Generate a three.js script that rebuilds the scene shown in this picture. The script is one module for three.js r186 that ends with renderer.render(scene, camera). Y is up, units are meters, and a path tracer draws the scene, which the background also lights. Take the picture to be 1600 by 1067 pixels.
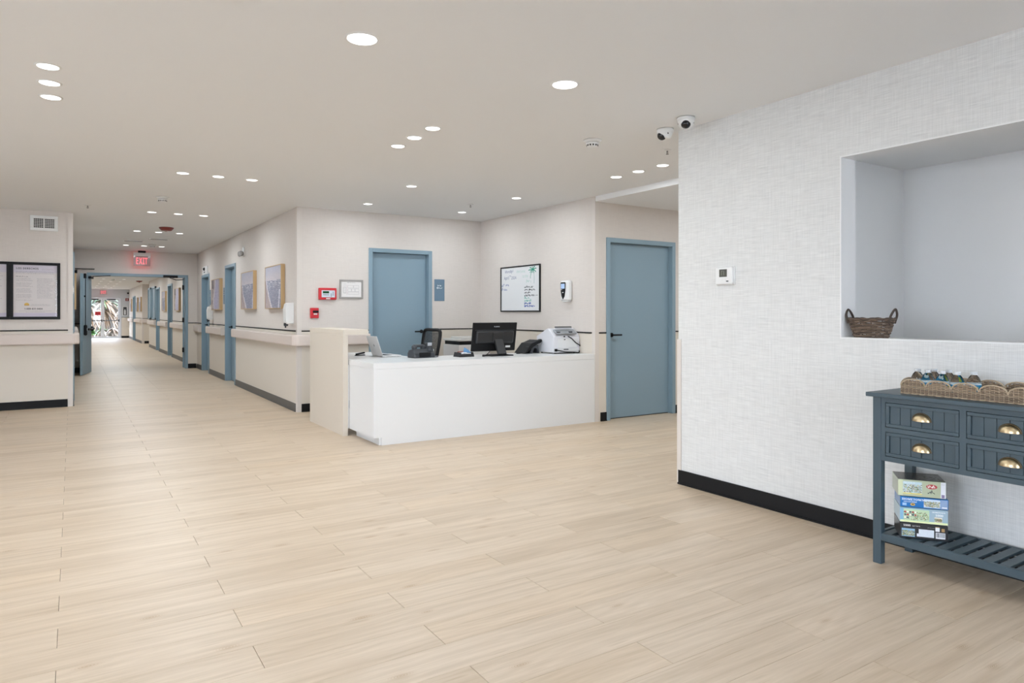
import * as THREE from 'three';
import { RoundedBoxGeometry } from 'three/addons/geometries/RoundedBoxGeometry.js';
import { mergeGeometries } from 'three/addons/utils/BufferGeometryUtils.js';
import { RectAreaLightUniformsLib } from 'three/addons/lights/RectAreaLightUniformsLib.js';
import { FontLoader } from 'three/addons/loaders/FontLoader.js';
import { TextGeometry } from 'three/addons/geometries/TextGeometry.js';

// ───────────────────────── camera, sky, sun, exposure ─────────────────────────
const scene = new THREE.Scene();
const FOCAL = 1070;                                                     // pixels in a 1600×1067 frame
const camera = new THREE.PerspectiveCamera(2 * Math.atan(533.5 / FOCAL) * 180 / Math.PI, 1600 / 1067, 0.05, 200);
camera.position.set(0, 1.29, 0);
camera.rotation.y = -32.7 * Math.PI / 180;
camera.setViewOffset(1600, 1067, 0, 45, 1600, 1067);                    // shift lens: verticals stay vertical
const renderer = new THREE.WebGLRenderer({ antialias: true });
renderer.toneMapping = THREE.LinearToneMapping;
renderer.toneMappingExposure = 1.11;
renderer.shadowMap.enabled = true;
RectAreaLightUniformsLib.init();
{ // pale daytime sky
  const w = 64, h = 32, d = new Float32Array(w * h * 4);
  for (let j = 0; j < h; j++) for (let i = 0; i < w; i++) {
    const up = Math.max(0, Math.sin(((j + 0.5) / h - 0.5) * Math.PI));
    const t = Math.pow(up, 0.6), k = (j * w + i) * 4;
    d[k] = 0.93 - 0.38 * t; d[k + 1] = 0.98 - 0.24 * t; d[k + 2] = 1.06 - 0.02 * t; d[k + 3] = 1;
  }
  const sky = new THREE.DataTexture(d, w, h, THREE.RGBAFormat, THREE.FloatType);
  sky.mapping = THREE.EquirectangularReflectionMapping; sky.magFilter = THREE.LinearFilter; sky.needsUpdate = true;
  scene.background = sky; scene.backgroundIntensity = 12.5;
}
const sun = new THREE.DirectionalLight(0xfff2df, 3.5);
sun.position.set(9, 30, -46); sun.target.position.set(1.2, 0, -43);
sun.castShadow = true; sun.shadow.mapSize.set(2048, 2048);
Object.assign(sun.shadow.camera, { left: -25, right: 25, top: 30, bottom: -30, near: 1, far: 90 });
scene.add(sun, sun.target);
const LAMP = 168;                                                       // radiance of a ceiling downlight

// ───────────────────────── helpers ─────────────────────────
let seed = 20240401;
const rnd = () => { seed = (seed * 1664525 + 1013904223) >>> 0; return seed / 4294967296; };
const rr = (a, b) => a + (b - a) * rnd();
const PI = Math.PI;
const taken = {};
function numbered(n) { taken[n] = (taken[n] ?? -1) + 1; return taken[n] ? `${n}_${String(taken[n]).padStart(3, '0')}` : n; }
const lin = (r, g, b) => new THREE.Color().setRGB(r, g, b);
function M(c, rough = 0.6, o = {}) {
  const P = ['clearcoat', 'transmission', 'sheen', 'ior', 'thickness', 'attenuationColor', 'specularIntensity'].some(k => k in o);
  return new (P ? THREE.MeshPhysicalMaterial : THREE.MeshStandardMaterial)({ color: Array.isArray(c) ? lin(...c) : new THREE.Color(c), roughness: rough, ...o });
}
const box = (w, h, d, x = 0, y = 0, z = 0, r = 0) => (r ? new RoundedBoxGeometry(w, h, d, 2, Math.min(r, w / 2.01, h / 2.01, d / 2.01)) : new THREE.BoxGeometry(w, h, d)).translate(x, y, z);
const span = (x0, x1, y0, y1, z0, z1, r = 0) => box(x1 - x0, y1 - y0, z1 - z0, (x0 + x1) / 2, (y0 + y1) / 2, (z0 + z1) / 2, r);
const cyl = (r0, r1, h, x = 0, y = 0, z = 0, n = 20) => new THREE.CylinderGeometry(r0, r1, h, n).translate(x, y, z);
const cylZ = (r, h, x = 0, y = 0, z = 0, n = 20) => new THREE.CylinderGeometry(r, r, h, n).rotateX(PI / 2).translate(x, y, z);
const cylX = (r, h, x = 0, y = 0, z = 0, n = 16) => new THREE.CylinderGeometry(r, r, h, n).rotateZ(PI / 2).translate(x, y, z);
const tube = (pts, r, n = 24, k = 6, closed = false) => new THREE.TubeGeometry(new THREE.CatmullRomCurve3(pts.map(p => new THREE.Vector3(...p)), closed), n, r, k, closed);
const lathe = (pts, n = 24) => new THREE.LatheGeometry(pts.map(p => new THREE.Vector2(...p)), n);
function extrude(pts, depth, bevel = 0) { // profile in x,y; depth along +z
  const s = new THREE.Shape(pts.map(p => new THREE.Vector2(...p)));
  return new THREE.ExtrudeGeometry(s, { depth, bevelEnabled: bevel > 0, bevelSize: bevel, bevelThickness: bevel, bevelSegments: 2, bevelOffset: -bevel });
}
function merge(list) {
  const a = (Array.isArray(list) ? list : [list]).map(g => {
    const q = g.index ? g.toNonIndexed() : g.clone();
    for (const k of Object.keys(q.attributes)) if (!['position', 'normal', 'uv'].includes(k)) q.deleteAttribute(k);
    return q;
  });
  return a.length === 1 ? a[0] : mergeGeometries(a);
}
function metric(g, sx = 1, sy = 1) { // uv in metres from the dominant face direction
  const p = g.attributes.position, n = g.attributes.normal, uv = new Float32Array(p.count * 2);
  for (let i = 0; i < p.count; i++) {
    const ax = Math.abs(n.getX(i)), ay = Math.abs(n.getY(i)), az = Math.abs(n.getZ(i));
    const u = ax > ay && ax > az ? p.getZ(i) : p.getX(i), v = ay >= ax && ay >= az ? p.getZ(i) : p.getY(i);
    uv[2 * i] = u * sx; uv[2 * i + 1] = v * sy;
  }
  g.setAttribute('uv', new THREE.BufferAttribute(uv, 2)); return g;
}
function mesh(name, geos, m, parent, uvm = false) {
  let g = merge(geos); if (uvm) g = metric(g);
  const o = new THREE.Mesh(g, m); o.name = parent && parent !== scene ? name : numbered(name);
  o.castShadow = o.receiveShadow = true; (parent ?? scene).add(o); return o;
}
function thing(name, label, category, pos = [0, 0, 0], turn = 0, group) {
  const o = new THREE.Group(); o.name = numbered(name); o.position.set(...pos); o.rotation.y = turn;
  o.userData = { label, category }; if (group) o.userData.group = group; scene.add(o); return o;
}
function struct(name, label, category, pos = [0, 0, 0], turn = 0) { const o = thing(name, label, category, pos, turn); o.userData.kind = 'structure'; return o; }
function clone(o, pos, turn, label, group) {
  const c = o.clone(); c.name = numbered(o.name.replace(/_\d{3}$/, '')); c.userData = { ...o.userData };
  c.position.set(...pos); c.rotation.y = turn; if (label) c.userData.label = label; if (group) c.userData.group = group; scene.add(c); return c;
}
// value noise
const hash = (x, y, s) => { let h = (x * 374761393 + y * 668265263 + s * 974634777) | 0; h = Math.imul(h ^ (h >>> 13), 1274126177); return ((h ^ (h >>> 16)) >>> 0) / 4294967296; };
function noise(x, y, s, px = 1e9, py = 1e9) {
  const xi = Math.floor(x), yi = Math.floor(y), fx = x - xi, fy = y - yi, u = fx * fx * (3 - 2 * fx), v = fy * fy * (3 - 2 * fy);
  const m = (a, p) => ((a % p) + p) % p, a = hash(m(xi, px), m(yi, py), s), b = hash(m(xi + 1, px), m(yi, py), s), c = hash(m(xi, px), m(yi + 1, py), s), d = hash(m(xi + 1, px), m(yi + 1, py), s);
  return a + (b - a) * u + (c - a) * v + (a - b - c + d) * u * v;
}
function texture(w, h, f, metresX, metresY, srgb = true) {
  const d = new Uint8Array(w * h * 4);
  for (let j = 0; j < h; j++) for (let i = 0; i < w; i++) { const c = f(i / w, j / h, i, j), k = (j * w + i) * 4; d[k] = c[0]; d[k + 1] = c[1]; d[k + 2] = c[2]; d[k + 3] = 255; }
  const t = new THREE.DataTexture(d, w, h); t.wrapS = t.wrapT = THREE.RepeatWrapping; t.magFilter = THREE.LinearFilter; t.minFilter = THREE.LinearMipmapLinearFilter; t.generateMipmaps = true;
  if (srgb) t.colorSpace = THREE.SRGBColorSpace; t.repeat.set(1 / metresX, 1 / metresY); t.needsUpdate = true; return t;
}
function drawn(w, h, f) { const c = document.createElement('canvas'); c.width = w; c.height = h; f(c.getContext('2d'), w, h); const t = new THREE.CanvasTexture(c); t.colorSpace = THREE.SRGBColorSpace; return t; }
function squiggle(g, x, y, w, h, color, lw) { // unreadable handwriting or small print
  g.strokeStyle = color; g.lineWidth = lw; let cx = x;
  while (cx < x + w) {
    const ww = Math.min(rr(2, 5.5) * h * 0.75, x + w - cx); g.beginPath(); g.moveTo(cx, y);
    for (let q = 0; q <= ww; q += h * 0.22) g.lineTo(cx + q, y - rnd() * h * (rnd() < 0.15 ? 1.35 : 0.8));
    g.stroke(); cx += ww + h * 0.55;
  }
}
const plane = (w, h, x = 0, y = 0, z = 0) => new THREE.PlaneGeometry(w, h).translate(x, y, z);

// ───────────────────────── materials ─────────────────────────
const clamp = v => Math.max(0, Math.min(255, v));
const woodTex = texture(2048, 1024, (u, v) => {
  const g1 = noise(u * 6, v * 56, 1, 6, 56), g2 = noise(u * 14, v * 200, 2, 14, 200), g3 = noise(u * 40, v * 480, 3, 40, 480), big = noise(u * 4, v * 11, 4, 4, 11);
  const warp = noise(u * 5, v * 9, 6, 5, 9), ring = 0.5 + 0.5 * Math.sin((v * 95 + warp * 7 + noise(u * 9, v * 18, 7, 9, 18) * 3) * 2 * PI / 3);
  let s = (g1 - 0.5) * 13 + (g2 - 0.5) * 9 + (g3 - 0.5) * 5 + (big - 0.5) * 11 + (ring - 0.5) * 4;
  // knots
  const ku = u * 5, kv = v * 10, ci = Math.floor(ku), cj = Math.floor(kv); let kn = 0;
  if (hash(ci, cj, 9) > 0.74) {
    const du = (ku - ci - 0.3 - 0.4 * hash(ci, cj, 10)) * 0.52, dv = (kv - cj - 0.3 - 0.4 * hash(ci, cj, 11)) * 0.13, rk = 0.010 + 0.010 * hash(ci, cj, 12);
    const e = Math.sqrt(du * du * 0.16 + dv * dv); kn = Math.exp(-Math.pow(e / rk, 2)) * (0.6 + 0.4 * Math.sin(e * 1400));
  }
  const dark = g2 > 0.82 ? (g2 - 0.82) * 90 : 0;
  s -= dark + kn * 30;
  return [clamp(203 + s), clamp(183 + s * 1.08 - kn * 5), clamp(159 + s * 1.2 - kn * 8)];
}, 2.6, 1.3);
const wallWeave = (warm, amp, seedN) => texture(1024, 1024, (u, v, i, j) => {
  const hr = noise(u * 18, v * 320, seedN, 18, 320), vr = noise(u * 320, v * 14, seedN + 1, 320, 14), gx = Math.sin(u * 2 * PI * 110), gy = Math.sin(v * 2 * PI * 110);
  const slub = noise(u * 12, v * 150, seedN + 2, 12, 150), s = ((hr - 0.5) * 26 + (vr - 0.5) * 18 + (gx > 0.75 ? -9 : 0) + (gy > 0.8 ? -5 : 0) + (slub > 0.72 ? (slub - 0.72) * -55 : 0)) * amp;
  return [clamp(warm[0] + s), clamp(warm[1] + s), clamp(warm[2] + s)];
}, 1, 1);
const linenTex = wallWeave([215, 207, 200], 0.16, 30);
const paperTex = wallWeave([219, 219, 217], 0.46, 50);
const m = {
  wall: M('#ffffff', 0.85, { map: linenTex }),
  paper: M('#ffffff', 0.85, { map: paperTex, bumpMap: paperTex, bumpScale: 0.0006 }),
  ceiling: M([0.81, 0.81, 0.81], 0.92),
  white: M([0.80, 0.80, 0.795], 0.55),
  wainscot: M([0.70, 0.635, 0.55], 0.6),
  rail: M([0.68, 0.59, 0.535], 0.5),
  guard: M([0.68, 0.625, 0.575], 0.5),
  blackTrim: M([0.009, 0.008, 0.008], 0.6, { specularIntensity: 0.4 }),
  base: M([0.008, 0.008, 0.009], 0.55, { specularIntensity: 0.45 }),
  greyBase: M([0.085, 0.08, 0.075], 0.45),
  blue: M([0.232, 0.330, 0.395], 0.45),
  wood: M('#ffffff', 0.42, { map: woodTex }),
  sub: M([0.16, 0.12, 0.09], 0.9),
  black: M([0.009, 0.009, 0.010], 0.5, { specularIntensity: 0.45 }),
  blackRough: M([0.018, 0.018, 0.02], 0.7),
  charcoal: M([0.036, 0.040, 0.047], 0.5),
  desk: M([0.755, 0.755, 0.75], 0.28),
  cream: M([0.66, 0.59, 0.50], 0.45),
  plastic: M([0.78, 0.78, 0.77], 0.35),
  offwhite: M([0.72, 0.72, 0.76], 0.4),
  metal: M([0.55, 0.55, 0.56], 0.3, { metalness: 1 }),
  red: M([0.60, 0.02, 0.03], 0.35),
  darkred: M([0.22, 0.03, 0.025], 0.4),
  gold: M([0.50, 0.34, 0.17], 0.45),
  glass: M([1, 1, 1], 0.02, { transmission: 1, thickness: 0, ior: 1.45 }),
  navy: M([0.047, 0.076, 0.095], 0.42),
  brass: M([0.56, 0.44, 0.27], 0.3, { metalness: 1 }),
  bronze: M([0.10, 0.075, 0.045], 0.35, { metalness: 0.8 }),
};

// ───────────────────────── the shell ─────────────────────────
const H = 2.665, HF = 2.48, ZEND = -40.2;
const XR = 2.455, ZB = -8.97, XB = 5.2, ZH = -6.28, XP = 3.86, ZL = -11.22, ZE = -17.45;
// wall with openings: axis 'z' runs along z between faces x0..x1, axis 'x' runs along x between z0..z1
function wallGeo(axis, f0, f1, a0, a1, y0, y1, openings = []) {
  const out = [], put = (b0, b1, c0, c1) => { if (b1 - b0 > 1e-4 && c1 - c0 > 1e-4) out.push(axis === 'z' ? span(f0, f1, c0, c1, b0, b1) : span(b0, b1, c0, c1, f0, f1)); };
  let at = a0;
  for (const o of [...openings].sort((p, q) => p[0] - q[0])) { put(at, o[0], y0, y1); put(o[0], o[1], y0, o[2]); put(o[0], o[1], o[3], y1); at = o[1]; }
  put(at, a1, y0, y1); return out;
}
// floor with planks
{
  const floor = struct('floor', 'light oak plank floor running through lobby and corridor', 'floor');
  mesh('subfloor', [span(-5.2, 8.2, -0.12, -0.0045, -17.65, 4.7), span(-0.3, 4.2, -0.12, -0.0045, -40.5, -17.65)], m.sub, floor);
  const PW = 0.1945, PL = 1.272;
  const tint = [[1, 1, 1], [0.955, 0.945, 0.93], [1.0, 0.985, 0.96], [0.975, 0.975, 0.975], [0.94, 0.925, 0.90]];
  const mats = tint.map(t => M(t, 0.4, { map: woodTex }));
  const plankGeo = (du, dv) => { // chamfered top edges, end gap a little wider than the long joints
    const ex = 0.0008, ez = 0.0004, c = 0.0009, t = 0.0042, L = PL / 2 - ex, W = PW / 2 - ez;
    const P = [[-L + c, 0, -W + c], [L - c, 0, -W + c], [L - c, 0, W - c], [-L + c, 0, W - c], [-L, -c, -W], [L, -c, -W], [L, -c, W], [-L, -c, W], [-L, -t, -W], [L, -t, -W], [L, -t, W], [-L, -t, W]];
    const Q = [[3, 2, 1, 0], [0, 1, 5, 4], [1, 2, 6, 5], [2, 3, 7, 6], [3, 0, 4, 7], [4, 5, 9, 8], [5, 6, 10, 9], [6, 7, 11, 10], [7, 4, 8, 11]];
    const pos = [], uv = [];
    for (const q of Q) for (const k of [0, 1, 2, 0, 2, 3]) { const p = P[q[k]]; pos.push(...p); uv.push(p[0] + du, p[2] + dv); }
    const g = new THREE.BufferGeometry(); g.setAttribute('position', new THREE.Float32BufferAttribute(pos, 3)); g.setAttribute('uv', new THREE.Float32BufferAttribute(uv, 2)); g.computeVertexNormals(); return g;
  };
  const variants = Array.from({ length: 22 }, () => plankGeo(rnd() * 2.6, rnd() * 1.3));
  const cy = Math.cos(-camera.rotation.y), sy = Math.sin(-camera.rotation.y), list = [];
  for (let row = -26; row < 200; row++) {
    const z = -3.55 - (row + 0.5) * PW; if (z > 4.6 || z < -40.35) continue;
    const off = ((row % 2) + 2) % 2 === 1 ? 0.588 : -0.05;           // every other row is shifted by half a plank
    const lo = z < -17.6 ? -0.1 : -5.1, hi = z < -17.6 ? (z < -29.1 && z > -32.5 ? 4.0 : 2.55) : 8.1;
    for (let n = -5; n < 8; n++) {
      const x = off + (n + 0.5) * PL; if (x + PL / 2 < lo || x - PL / 2 > hi) continue;
      if (z < -9.2 && x - PL / 2 > 2.6 && z > -17.6) continue;
      if (z < -11.5 && x + PL / 2 < -0.1) continue;
      const D = x * sy - z * cy, u = D > 0.3 ? (x * cy + z * sy) / D : 9;
      const seen = D > 1.6 && Math.abs(u) < 0.98 && !(x > 4.3 && z > -3.7);
      list.push({ x, z, score: seen ? 1 / (D * D * D) : 0 });
    }
  }
  list.sort((a, b) => b.score - a.score);
  const rest = [];
  list.forEach((p, i) => {
    const k = Math.floor(rnd() * variants.length), c = Math.floor(rnd() * rnd() * 5.2) % 5;
    if (i < 300) { const o = new THREE.Mesh(variants[k], mats[c]); o.name = i ? `plank_${String(i).padStart(3, '0')}` : 'plank'; o.position.set(p.x, 0, p.z); o.receiveShadow = o.castShadow = true; floor.add(o); }
    else rest.push(variants[k].clone().translate(p.x, 0, p.z));
  });
  const r = mesh('plank_field', rest, m.wood, floor); r.userData.kind = 'stuff';
}
// ceilings
mesh('slab', span(-5.2, 8.2, H, H + 0.14, -17.65, 4.7), m.ceiling, struct('ceiling', 'flat off-white ceiling over lobby and corridor', 'ceiling'));
mesh('soffit', span(XB, 8.1, 2.603, H, ZH, -3.6), m.ceiling, struct('ceiling_hall', 'dropped white soffit over the side hall', 'ceiling'));
mesh('slab', span(-0.3, 4.2, HF, HF + 0.3, -40.5, -17.65), m.ceiling, struct('ceiling_corridor', 'lower white ceiling beyond the cross-corridor doors', 'ceiling'));
// walls: upper covering, wainscot panel, black cap strip
const WT = 1.05;
function wall(name, label, axis, face, back, a0, a1, top, openings, material, wains, category = 'wall') {
  const o = struct(name, label, category), f = Math.min(face, back), b = Math.max(face, back);
  mesh('wall_covering', wallGeo(axis, f, b, a0, a1, 0, top, openings), material, o, true);
  if (wains) for (const [b0, b1] of wains) {
    const s = Math.sign(face - back), q = [face, face + s * 0.005].sort((p, r) => p - r), t = [face, face + s * 0.009].sort((p, r) => p - r);
    mesh('wainscot', axis === 'z' ? span(q[0], q[1], 0, WT, b0, b1) : span(b0, b1, 0, WT, q[0], q[1]), m.wainscot, o);
    mesh('cap_strip', axis === 'z' ? span(t[0], t[1], WT - 0.008, WT + 0.008, b0, b1) : span(b0, b1, WT - 0.008, WT + 0.008, t[0], t[1]), m.blackTrim, o);
  }
  return o;
}
function baseboard(name, label, axis, face, sgn, runs, material = m.base) {
  const o = struct(name, label, 'baseboard');
  for (const [b0, b1] of runs) {
    const d1 = [face + sgn * 0.004, face + sgn * 0.013].sort((p, q) => p - q), d2 = [face + sgn * 0.004, face + sgn * 0.021].sort((p, q) => p - q);
    mesh('board', axis === 'z' ? [span(d1[0], d1[1], 0, 0.105, b0, b1), span(d2[0], d2[1], 0, 0.012, b0, b1)] : [span(b0, b1, 0, 0.105, d1[0], d1[1]), span(b0, b1, 0, 0.012, d2[0], d2[1])], material, o);
  }
}
wall('wall_left', 'warm grey wall with cream wainscot holding the black poster frames', 'x', ZL, ZL - 0.15, -5.0, 0, H, [], m.wall, [[-5, -0.05]]);
wall('wall_corridor_left', 'corridor wall across from the beach pictures', 'z', 0, -0.15, ZEND, ZL - 0.15, H, [[-13.0, -11.92, 0, 2.15]], m.wall, [[ZEND, -13.05], [-11.87, ZL - 0.05]]);
wall('wall_corridor_right', 'corridor wall hung with framed beach pictures', 'z', XR, XR + 0.15, ZE - 0.2, ZB - 0.15, H, [[-13.87, -12.98, 0, 2.15], [-16.66, -15.75, 0, 2.15]], m.wall, [[ZE, -16.71], [-15.70, -13.92], [-12.93, ZB - 0.05]]);
wall('wall_exit', 'grey wall above and beside the cross-corridor double doors', 'x', ZE, ZE - 0.2, 0, XR, H, [[0.27, 2.25, 0, 2.15]], m.wall, [[0, 0.26], [2.26, XR]]);
wall('wall_back', 'light wall behind the reception desk with the blue door', 'x', ZB, ZB - 0.15, XR, XB + 0.15, H, [[3.43, 4.366, 0, 2.165]], m.wall, [[XR + 0.05, 3.42], [4.377, XB]]);
wall('wall_board', 'light wall that carries the whiteboard', 'z', XB, XB + 0.15, ZB, ZH - 0.15, H, [], m.wall, [[ZB, ZH - 0.05]]);
wall('wall_hall', 'warm grey wall around the large blue side-hall door', 'x', ZH, ZH - 0.15, XB, 8.1, H, [[5.378, 6.505, 0, 2.18]], m.wall, [[XB + 0.05, 5.367], [6.517, 8]]);
wall('wall_hall_end', 'end wall of the side hall', 'z', 8.0, 8.15, ZH, -3.5, H, [], m.wall);
wall('wall_hall_near', 'side-hall wall behind the papered wall', 'x', -3.68, -3.53, XP + 0.14, 8.0, H, [], m.wall);
wall('wall_right', 'white grasscloth-papered wall with a wide pass-through opening', 'z', XP, XP + 0.14, -3.68, 4.5, H, [[-2.383, -0.25, 1.143, 2.222]], m.paper);
{ // reveal lining and recess behind the opening
  const o = struct('trim_1', 'white lining of the pass-through opening', 'trim');
  mesh('jamb', span(XP - 0.002, XP + 0.148, 1.143, 2.216, -2.384, -2.376), m.white, o); mesh('jamb', span(XP - 0.002, XP + 0.148, 1.143, 2.216, -0.257, -0.249), m.white, o);
  mesh('head', span(XP - 0.002, XP + 0.148, 2.215, 2.223, -2.384, -0.249), m.white, o); mesh('sill', span(XP - 0.002, XP + 0.148, 1.136, 1.144, -2.384, -0.249), m.white, o);
  const n = struct('wall_recess', 'walls of the small room seen through the pass-through opening', 'wall'); // set back behind the opening on every side
  mesh('side', span(XP + 0.14, 5.0, 0, 2.42, -2.68, -2.53), m.white, n); mesh('side', span(XP + 0.14, 5.0, 0, 2.42, -0.1, 0.05), m.white, n);
  mesh('back', span(4.85, 5.0, 0, 2.42, -2.53, -0.1), m.white, n);
  mesh('top', span(XP + 0.14, 4.85, 2.274, 2.42, -2.53, -0.1), m.white, n); mesh('counter', span(XP + 0.14, 4.85, 0.98, 1.02, -2.53, -0.1), m.white, n);
}
wall('wall_rear', 'wall with large daylight windows', 'x', 4.5, 4.65, -5, XP + 0.14, H, [[-0.5, 1.3, 0.12, 2.42], [1.8, 3.6, 0.12, 2.42]], m.wall);
wall('wall_lobby_end', 'far side wall of the lobby', 'z', -5, -5.15, ZL - 0.15, 4.65, H, [[-7.3, -5.9, 0.12, 2.42], [-2.2, 0.6, 0.12, 2.42]], m.wall);
function windowUnit(n, label, pos, turn, w, h) {
  const o = struct(`window_${n}`, label, 'window', pos, turn), f = 0.06;
  mesh('window_frame', [span(-w / 2, w / 2, 0, f, -0.05, 0.05), span(-w / 2, w / 2, h - f, h, -0.05, 0.05), span(-w / 2, -w / 2 + f, f, h - f, -0.05, 0.05), span(w / 2 - f, w / 2, f, h - f, -0.05, 0.05), span(-0.03, 0.03, f, h - f, -0.05, 0.05)], m.white, o);
  for (const s of [-1, 1]) mesh('pane', plane(w / 2 - f - 0.03, h - 2 * f, s * (w / 4 - f / 2 + 0.015), h / 2, 0), m.glass, o);
}
[[0.4], [2.7]].forEach(([x], i) => windowUnit(i + 1, ['white framed lobby window in the middle of the rear wall', 'white framed lobby window beside the papered wall'][i], [x, 0.12, 4.58], PI, 1.8, 2.3));
[[-0.8, 2.8], [-6.6, 1.4]].forEach(([z, w], i) => windowUnit(i + 3, ['wide white framed window in the lobby end wall', 'narrow white framed window in the lobby end wall'][i], [-5.08, 0.12, z], PI / 2, w, 2.3));
// beyond the cross-corridor doors
wall('wall_corridor_far', 'right corridor wall beyond the double doors with blue frames', 'z', XR, XR + 0.15, -29.3, ZE - 0.2, HF, [[-23.05, -22.15, 0, 2.13], [-26.50, -25.60, 0, 2.13]], m.wall, [[-29.25, -26.55], [-25.55, -23.1], [-22.1, ZE - 0.2]]);
wall('wall_alcove_side', 'short wall of the far corridor alcove', 'x', -29.3, -29.15, XR + 0.15, 4.1, HF, [], m.wall);
wall('wall_alcove_end', 'closing wall of the far corridor alcove', 'z', 4.0, 4.15, -32.4, -29.3, HF, [], m.wall);
wall('wall_alcove_face', 'beige wall end projecting into the far corridor', 'x', -32.4, -32.55, XR, 4.1, HF, [], m.wall, [[XR, 4.0]]);
wall('wall_corridor_end', 'far stretch of corridor wall before the glass doors', 'z', XR, XR + 0.15, ZEND, -32.55, HF, [[-36.95, -36.0, 0, 2.05]], m.wall, [[ZEND, -37.0], [-35.95, -32.6]]);
wall('wall_end', 'cool grey end wall around the glass garden doors', 'x', ZEND, ZEND - 0.2, -0.15, XR + 0.15, HF + 0.02, [[0.48, 2.08, 0, 2.05]], M([0.60, 0.62, 0.64], 0.8), [[0, 0.45], [2.11, XR]]);
// baseboards
baseboard('baseboard_left', 'black baseboard under the poster wall', 'x', ZL, 1, [[-5, -0.055]]);
baseboard('baseboard_corridor', 'charcoal baseboard along the corridor picture wall', 'z', XR, -1, [[ZE, -16.71], [-15.70, -13.92], [-12.93, ZB - 0.05]], m.greyBase);
baseboard('baseboard_exit', 'black baseboard beside the cross-corridor doors', 'x', ZE, 1, [[0.0, 0.26], [2.26, XR - 0.02]]);
baseboard('baseboard_back', 'black baseboard behind the reception desk', 'x', ZB, 1, [[XR + 0.05, 3.42], [4.377, XB]]);
baseboard('baseboard_hall', 'black baseboard block beside the side-hall door', 'x', ZH, 1, [[5.275, 5.367], [6.517, 8]]);
baseboard('baseboard_right', 'black baseboard under the papered wall', 'z', XP, -1, [[-3.672, 4.5]]);
baseboard('baseboard_corridor_far', 'charcoal baseboard of the far corridor', 'z', XR, -1, [[-29.25, -26.55], [-25.55, -23.1], [-22.1, ZE - 0.2], [-35.95, -32.6], [ZEND, -37]], m.greyBase);
baseboard('baseboard_alcove', 'black baseboard on the projecting far wall end', 'x', -32.4, 1, [[XR + 0.08, 4]]);
baseboard('baseboard_end', 'black baseboard beside the glass garden doors', 'x', ZEND, 1, [[2.11, XR]]);
baseboard('baseboard_corridor_left', 'charcoal baseboard on the corridor wall across from the pictures', 'z', 0, 1, [[ZEND, -13.05], [-11.87, ZL - 0.02]], m.greyBase);
// corner guards
function guard(n, label, x, z, sx, sz, h, w = 0.052) { // legs run along sx (x direction) and sz (z direction) from the corner
  const o = struct(`trim_${n}`, label, 'corner guard'), t = 0.008, x1 = x - sx * t, z1 = z - sz * t, S = (a, b) => [Math.min(a, b), Math.max(a, b)];
  mesh('angle', [span(...S(x1, x + sx * w), 0, h, ...S(z1, z)), span(...S(x1, x), 0, h, ...S(z, z + sz * w))], m.guard, o);
}
guard(2, 'cream corner guard at the edge of the poster wall', 0.0, ZL, -1, -1, H - 0.002);
guard(3, 'cream corner guard between picture wall and reception wall', XR, ZB, 1, -1, H - 0.002);
guard(4, 'cream corner guard between whiteboard wall and side-hall door', XB, ZH, 1, -1, H - 0.002);
guard(5, 'short cream corner guard on the edge of the papered wall', XP, -3.68, 1, 1, 1.09, 0.03);
guard(6, 'cream corner guard at the far corridor alcove', XR, -29.3, 1, 1, HF - 0.002);
guard(7, 'cream corner guard on the projecting far wall end', XR, -32.4, 1, -1, HF - 0.002);

// ───────────────────────── doors ─────────────────────────
// local frame: x along the wall, y up, +z out of the wall; origin at the middle of the opening on the floor
function lever(parent, x, y, z, dir) {
  const h = mesh('lever_handle', [cylZ(0.026, 0.012, x, y, z + 0.006), cylZ(0.01, 0.05, x, y, z + 0.03), span(Math.min(x, x + dir * 0.125), Math.max(x, x + dir * 0.125), y - 0.01, y + 0.01, z + 0.045, z + 0.06, 0.006)], m.black, parent);
  h.userData.label = 'black lever handle'; return h;
}
function doorUnit(n, label, pos, turn, W, Ht, { handle = 1, depth = 0.15, fw = 0.055, proud = 0.018, recess = 0.075 } = {}) {
  const o = struct(`door_${n}`, label, 'door', pos, turn), f = fw;
  const fr = mesh('door_frame', [span(-W / 2, -W / 2 + f, 0, Ht, -depth, proud, 0.004), span(W / 2 - f, W / 2, 0, Ht, -depth, proud, 0.004), span(-W / 2 + f, W / 2 - f, Ht - f, Ht, -depth, proud, 0.004)], m.blue, o);
  mesh('stop', [span(-W / 2 + f, -W / 2 + f + 0.014, 0, Ht - f, -depth, -recess - 0.045), span(W / 2 - f - 0.014, W / 2 - f, 0, Ht - f, -depth, -recess - 0.045), span(-W / 2 + f + 0.014, W / 2 - f - 0.014, Ht - f - 0.014, Ht - f, -depth, -recess - 0.045)], m.blue, fr);
  mesh('threshold', span(-W / 2 + f, W / 2 - f, 0, 0.011, -depth, -recess - 0.01), m.charcoal, fr);
  const leaf = mesh('door_leaf', span(-W / 2 + f + 0.003, W / 2 - f - 0.003, 0.012, Ht - f - 0.003, -recess - 0.044, -recess, 0.002), m.blue, o);
  if (handle) lever(leaf, handle * (W / 2 - f - 0.075), 1.02, -recess, -handle);
  for (const y of [0.25, 1.05, 1.85]) mesh('hinge', cyl(0.007, 0.007, 0.1, -(handle || 1) * (W / 2 - f - 0.002), y, -recess + 0.006, 8), m.blue, leaf);
  return o;
}
doorUnit(1, 'blue door behind the reception desk chair', [3.8985, 0, ZB], 0, 0.957, 2.18);
doorUnit(2, 'large blue door in the side hall', [5.942, 0, ZH], 0, 1.148, 2.19, { handle: -1, recess: 0.055 });
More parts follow.
